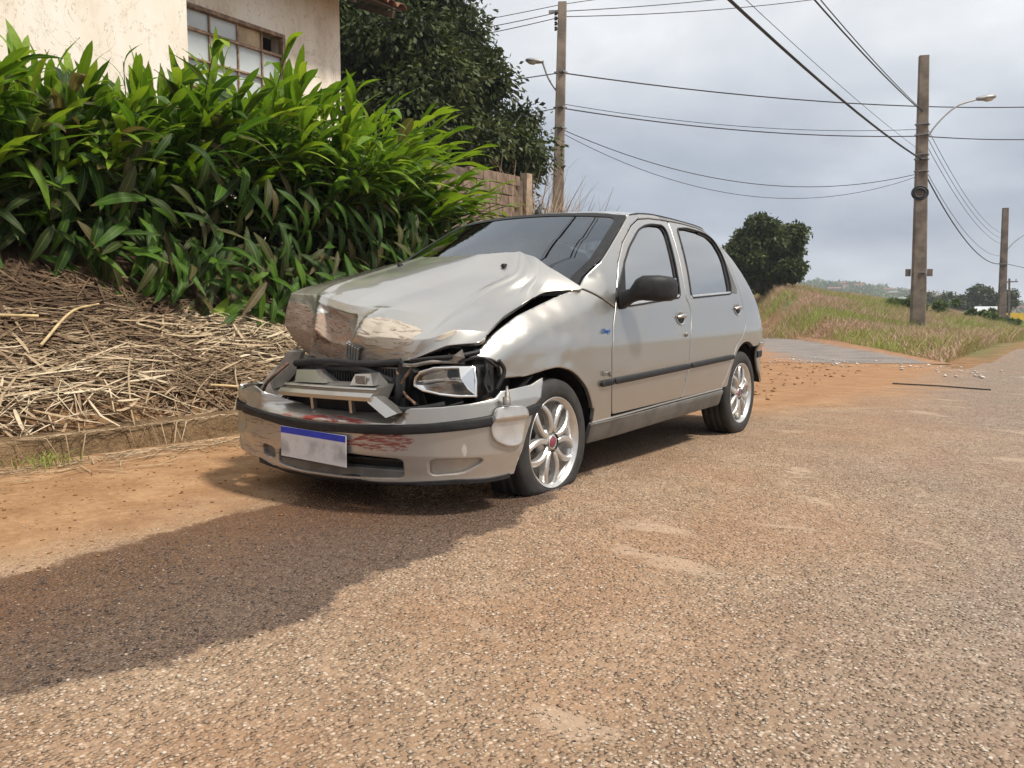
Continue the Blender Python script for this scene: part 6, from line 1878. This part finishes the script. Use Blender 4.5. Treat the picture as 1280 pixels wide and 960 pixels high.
# further pole
e, b3, t3 = utility_pole('distant pole at the bend of the road in front of the yellow wall', (-2.0, 60.9, -1.75), (-2.18, 61.85, 7.77), 0.50, 0.36, concd, 0.35)
spool_rack(e, on(b3, t3, 5.7), 4, 0.3, (0.7, 0.4))
band(e, on(b3, t3, 4.0), 0.5, 0.1)
MB().lathe([(0.0, 0.05), (0.28, 0.04), (0.30, 0.0), (0.28, -0.04), (0, -0.05)], 14, Matrix.Translation(on(b3, t3, 0.3) + Vector((0.25, 0, 0))) @ Matrix.Rotation(1.2, 4, 'Z')).build('road_sign_back', concd, e)
p0 = on(b3, t3, 4.5)
lamp_arm(e, p0, [p0 + Vector((0.4, 0.3, 0.8)), p0 + Vector((1.3, 0.9, 1.6)), p0 + Vector((2.1, 1.5, 1.9))], (0.8, 0.6, 0.1), 1.2)
# wooden pole with a crossarm
e, b4, t4 = utility_pole('thin far pole with a crossarm in front of the yellow wall', (-4.05, 99.0, -1.7), (-4.3, 99.4, 4.3), 0.24, 0.18, concd, 0.2)
MB().box(on(b4, t4, 3.95), (1.7, 0.12, 0.12), Matrix.Rotation(0.5, 3, 'Z')).build('crossarm', concd, e)
for k in (-0.7, 0.0, 0.7): MB().box(on(b4, t4, 4.12) + Vector((k * 0.85, k * 0.45, 0)), (0.08, 0.08, 0.22)).build('insulator', porc, e)

def A1(z): return b1 + on(b1, t1, z)
def A2(z): return b2 + on(b2, t2, z)
def A3(z): return b3 + on(b3, t3, z)
def wire(p0, p1, sag, r_, label, n=26):
    p0, p1 = Vector(p0), Vector(p1)
    o = MB().tube([(p1 - p0) * (i / n) + Vector((0, 0, -sag * 4 * (i / n) * (1 - i / n))) for i in range(n + 1)], r_, 5, cap=False).build('overhead_wire', wire_m)
    o.location = p0
    tag(o, label, 'wire', 'overhead wires')
L1 = Vector((-14.0, 13.1, 8.35)); L0 = A1(9.2)
wire(L0 + (L1 - A1(9.2)) * 2.2 + Vector((0, 0, 0)), A1(9.15), 0.5, 0.012, 'lowest of three wires crossing the tree to the lamp pole top')
wire(A1(9.22) + (L1 - A1(9.2)) * 2.2 + Vector((0, 0, 0.25)), A1(9.30), 0.5, 0.012, 'middle of three wires crossing the tree to the lamp pole top')
wire(A1(9.5) + (Vector((-11.7, 14.8, 8.8)) - A1(9.5)) * 5, A1(9.5), 0.3, 0.011, 'highest wire left of the lamp pole top')
wire(A1(9.15), (0.6, 38.0, 15.6), 0.6, 0.013, 'lowest wire climbing right from the lamp pole top')
wire(A1(9.30), (0.6, 38.0, 16.1), 0.5, 0.013, 'middle wire climbing right from the lamp pole top')
wire(A1(9.5), (0.6, 38.0, 17.3), 0.3, 0.011, 'faint topmost wire right of the lamp pole')
wire(A1(7.57) + (Vector((-11.42, 12.18, 6.3)) - A1(7.57)) * 4, A1(7.57), 0.2, 0.016, 'dark cable running through the tree to the lamp pole')
wire(A1(7.57), (9.0, 46.5, 10.8), 1.0, 0.02, 'long cable with splices passing level above the mound pole lamp')
wire(A1(6.58), A2(6.62), 0.25, 0.018, 'cable from lamp pole to the insulator rack of the mound pole')
wire(A1(6.70), A2(6.85), 0.3, 0.010, 'thinner cable just above the one from pole to pole')
wire(A2(6.62), (6.0, 40.0, 8.35), 0.35, 0.018, 'cable leaving the mound pole level to the right edge')
wire(A1(6.58) + (Vector((-14.6, 10.8, 5.1)) - A1(6.58)) * 2, A1(6.58), 0.2, 0.014, 'cable hanging low through the tree crown')
wire(A1(6.0), A2(5.40), 0.95, 0.012, 'upper of two sagging wires between the two near poles')
wire(A1(5.9), A2(5.33), 1.25, 0.009, 'lower of two sagging wires between the two near poles')
wire(A2(5.85), (-1.7, -14.0, 6.6), 0.75, 0.028, 'thick black cable running overhead from the mound pole towards the camera')
wire(A2(7.42), (-1.8, -14.0, 8.2), 0.85, 0.018, 'twisted cable above the thick one running overhead')
wire(A2(7.46), (-1.7, -14.0, 8.25), 0.80, 0.012, 'thin strand wound beside the twisted overhead cable')
wire(A2(6.1), (-2.3, -14.0, 7.1), 0.6, 0.006, 'very thin wire left of the thick overhead cable')
wire(A2(5.6), A3(4.05), 1.0, 0.024, 'thick cable sagging from the mound pole to the distant pole')
wire(A2(5.75), A3(4.6), 0.95, 0.010, 'thin wire just above the thick sagging cable')
for k, z in enumerate((7.6, 7.3, 7.0)):
    wire(A2(z - 0.4), A3(6.0 - 0.35 * k), 0.75, 0.010, ('uppermost', 'middle', 'lowest')[k] + ' of three parallel wires between mound pole and distant pole')
wire(A3(4.05), A3(4.05) + Vector((18, 40, -1.0)), 0.8, 0.02, 'cable running right from the distant pole')
wire(A3(4.2), b4 + on(b4, t4, 4.1), 0.8, 0.018, 'wire dropping from the distant pole to the crossarm pole')

# ================================================================== FAR BACKGROUND
yel = simple('yellow_metal', (0.62, 0.40, 0.03), 0.6, var=0.15, scale=0.6)
yw = empty('yellow_wall', (-4.0, 103.2, -1.4)); tag(yw, 'bright yellow sheet metal wall at the right edge behind the distant pole', 'wall')
dv = Vector((0.82, 0.57, 0))
for k in range(9):
    MB().box(dv * (-3.6 + 1.2 * k) + Vector((0, 0, 1.15 + 0.02 * (k % 2))), (1.17, 0.06, 1.7), Matrix.Rotation(math.atan2(0.57, 0.82), 3, 'Z')).build('panel', yel, yw)
MB().box(dv * 1.2 + Vector((0, 0, 0.1)), (10.5, 0.25, 0.5), Matrix.Rotation(math.atan2(0.57, 0.82), 3, 'Z')).build('base', concd, yw)
shd = empty('shed', (-7.2, 112, -1.5)); tag(shd, 'low white roofed shed beyond the yellow wall', 'shed')
MB().box((0, 0, 1.1), (2.5, 2.5, 2.2)).build('wall', simple('shed_wall', (0.35, 0.33, 0.31), 0.85), shd)
MB().add([(-1.6, -1.5, 2.2), (1.8, -1.5, 2.2), (1.8, 1.5, 2.8), (-1.6, 1.5, 2.8), (-1.6, -1.5, 2.3), (1.8, -1.5, 2.3), (1.8, 1.5, 2.9), (-1.6, 1.5, 2.9)], [(3, 2, 1, 0), (4, 5, 6, 7), (0, 1, 5, 4), (1, 2, 6, 5), (2, 3, 7, 6), (3, 0, 4, 7)]).build('roof', simple('white_roof', (0.45, 0.47, 0.49), 0.5, var=0.08), shd)
bush_m = tone_mat('shrub_leaf', [(0.0, (0.05, 0.07, 0.025)), (0.5, (0.10, 0.15, 0.045)), (1.0, (0.19, 0.24, 0.065))], 0.6, 0.2)
def bush(label, base, rx, ry, h_, n, size, seed):
    rr = random.Random(seed)
    t = empty('shrub', base); tag(t, label, 'shrub', 'shrubs along the far verge')
    cs = [(rr.uniform(-rx, rx) * 0.8, rr.uniform(-ry, ry) * 0.8, h_ * rr.uniform(0.15, 0.75)) for _ in range(14)]
    V, tn = leafcloud(cs, [min(rx, h_) * rr.uniform(0.25, 0.45) for _ in cs], n, size, 0.1, seed, 0.9)
    quads_obj('foliage', V, tn, bush_m, t)
    s_ = MB()
    for k in range(5): s_.tube([(0.1 * k - 0.2, 0, -0.2), Vector(cs[k])], [0.04, 0.015], 5, cap=False)
    s_.build('stem', bark, t)
bush('tall pale green shrub on the mound beside the distant pole', (-4.9, 46.0, hz(-4.9, 46)), 2.2, 2.0, 0.85, 5000, 0.17, 21)
bush('dark green shrub just left of the distant pole', (-3.4, 53.0, hz(-3.4, 53)), 2.0, 1.8, 0.65, 5000, 0.16, 22)
bush('low green shrub at the foot of the distant pole', (-1.5, 57.0, hz(-1.5, 57)), 1.8, 1.6, 0.6, 4000, 0.15, 23)
bush('green shrub right of the distant pole under the yellow wall', (-0.6, 66.0, hz(-0.6, 66)), 1.6, 1.5, 0.6, 3500, 0.15, 24)
def flat_tree(label, base, h_, rad, seed):
    def env(rr):
        while True:
            v = Vector((rr.uniform(-1, 1), rr.uniform(-1, 1), rr.uniform(-1, 1)))
            if v.length < 1: return (v.x * rad, v.y * rad, h_ * 0.66 + v.z * h_ * 0.30)
    tree('broad_tree', label, base, h_ * 0.4, env, 16, rad * 0.4, 3200, 0.5 + rad * 0.03, seed)
for k, (x, y, h_, rad, lb) in enumerate([(-9.5, 150, 6.2, 3.4, 'small dark tree left of the shed'), (3.5, 140, 7.0, 4.2, 'dark round tree above the yellow wall'), (-1.2, 170, 7.5, 4.6, 'dark tree behind the distant pole'), (-17, 160, 5.5, 3.4, 'dark tree above the mound right of the mound pole'), (-25, 190, 7.5, 4.0, 'dark tree just left of the mound pole in the distance')]):
    flat_tree(lb, (x, y, hz(x, y)), h_, rad, 40 + k)
# palm
pt_ = empty('palm_tree', (-29.0, 132.0, hz(-29, 132))); tag(pt_, 'dark palm showing above the mound left of the mound pole', 'tree')
MB().tube([(0, 0, -0.2), (0.1, 0, 2), (0.15, 0, 4.6)], [0.22, 0.17, 0.14], 8).build('trunk', bark, pt_)
for k in range(15):
    a = 2 * math.pi * k / 15; el = rng.uniform(0.1, 0.9)
    b = MB(); pts = [Vector((0.15 + math.cos(a) * 2.6 * t, math.sin(a) * 2.6 * t, 4.6 + 2.0 * el * t - 2.2 * t * t)) for t in [i / 7 for i in range(8)]]
    sd = Vector((-math.sin(a), math.cos(a), 0)); V = []
    for i, p in enumerate(pts):
        w = 0.42 * math.sin(math.pi * (0.12 + 0.86 * i / 7))
        V += [p + sd * w + Vector((0, 0, -w * 0.8)), p, p - sd * w + Vector((0, 0, -w * 0.8))]
    b.add(V, [f for i in range(7) for f in ((3 * i, 3 * i + 1, 3 * i + 4, 3 * i + 3), (3 * i + 1, 3 * i + 2, 3 * i + 5, 3 * i + 4))])
    b.build('frond', core_m, pt_)
# town on the far hillside
hwall = [simple('far_wall_' + str(i), c, 0.9, var=0.1, scale=0.3) for i, c in enumerate([(0.50, 0.46, 0.41), (0.30, 0.23, 0.18), (0.33, 0.32, 0.31), (0.25, 0.15, 0.11)])]
hroof = [simple('far_roof_' + str(i), c, 0.9, var=0.15, scale=0.3) for i, c in enumerate([(0.19, 0.08, 0.05), (0.22, 0.11, 0.07), (0.22, 0.21, 0.20)])]
hwin = simple('far_window', (0.04, 0.045, 0.05), 0.3)
WN = ['white', 'tan', 'grey', 'brick red']; RN = ['red', 'orange', 'grey']
ONES = ['', 'first', 'second', 'third', 'fourth', 'fifth', 'sixth', 'seventh', 'eighth', 'ninth', 'tenth', 'eleventh', 'twelfth', 'thirteenth', 'fourteenth', 'fifteenth', 'sixteenth', 'seventeenth', 'eighteenth', 'nineteenth']
TENS = {20: ('twenty', 'twentieth'), 30: ('thirty', 'thirtieth'), 40: ('forty', 'fortieth')}
def ordinal(n):
    if n < 20: return ONES[n]
    t = n // 10 * 10
    return TENS[t][1] if n == t else TENS[t][0] + '-' + ONES[n - t]
spots = []
for k in range(48):
    y = rng.uniform(430, 745); q = rng.uniform(-0.265, 0.02)
    x = q * y
    spots.append((x, y))
spots.sort(key=lambda s: s[0] / s[1])
for k, (x, y) in enumerate(spots):
    w, d, h_ = rng.uniform(5, 9), rng.uniform(5, 7), rng.choice((2.6, 2.8, 4.6))
    wi, ri = rng.randrange(4), rng.randrange(3)
    e = empty('far_house', (x, y, hz(x, y)), (0, 0, rng.uniform(-0.5, 0.5)))
    tag(e, '%s walled %s roofed house on the far hillside, %s from the left' % (WN[wi], RN[ri], ordinal(k + 1)), 'house', 'houses on the far hillside')
    MB().box((0, 0, h_ / 2 - 0.5), (w, d, h_ + 1)).build('wall', hwall[wi], e)
    r_ = 1.2
    MB().add([(-w / 2 - .6, -d / 2 - .6, h_), (w / 2 + .6, -d / 2 - .6, h_), (w / 2 + .6, d / 2 + .6, h_), (-w / 2 - .6, d / 2 + .6, h_), (-w / 2 - .6, 0, h_ + r_), (w / 2 + .6, 0, h_ + r_)], [(0, 1, 5, 4), (2, 3, 4, 5), (1, 2, 5), (3, 0, 4), (3, 2, 1, 0)]).build('roof', hroof[ri], e)
    for j in range(3):
        MB().box((-w * 0.3 + w * 0.3 * j, -d / 2 - 0.02, h_ - 1.4), (1.0, 0.08, 1.0)).build('window', hwin, e)
def hill_clump(R_):
    y = R_.uniform(330, 790); q = R_.uniform(-0.33, 0.10)
    return (q * y, y, hz(q * y, y) + 1.5)
R_ = np.random.RandomState(77)
hc = [hill_clump(R_) for _ in range(420)]
V, tn = leafcloud(hc, [R_.uniform(2.5, 6.0) for _ in hc], 42000, 2.2, 0.0, 78, 0.6)
kind(quads_obj('hillside_wood', V, tn, bush_m, None), 'stuff')['label'] = 'trees covering the far hillside between the houses'

# ---- hazy air between here and the hills
hzb = MB().box((0, 640, 30), (1920, 1404, 88)).build('haze', None)
hm = bpy.data.materials.new('hazy_air'); hm.use_nodes = True
hn = hm.node_tree; hn.nodes.clear()
ho = hn.nodes.new('ShaderNodeOutputMaterial'); pv_ = hn.nodes.new('ShaderNodeVolumePrincipled')
pv_.inputs['Color'].default_value = (0.86, 0.91, 1.0, 1); pv_.inputs['Density'].default_value = 0.0006; pv_.inputs['Anisotropy'].default_value = 0.1
hn.links.new(pv_.outputs[0], ho.inputs['Volume'])
hzb.data.materials.append(hm); kind(hzb, 'stuff')
hzb['label'] = 'pale haze in the air over the valley'
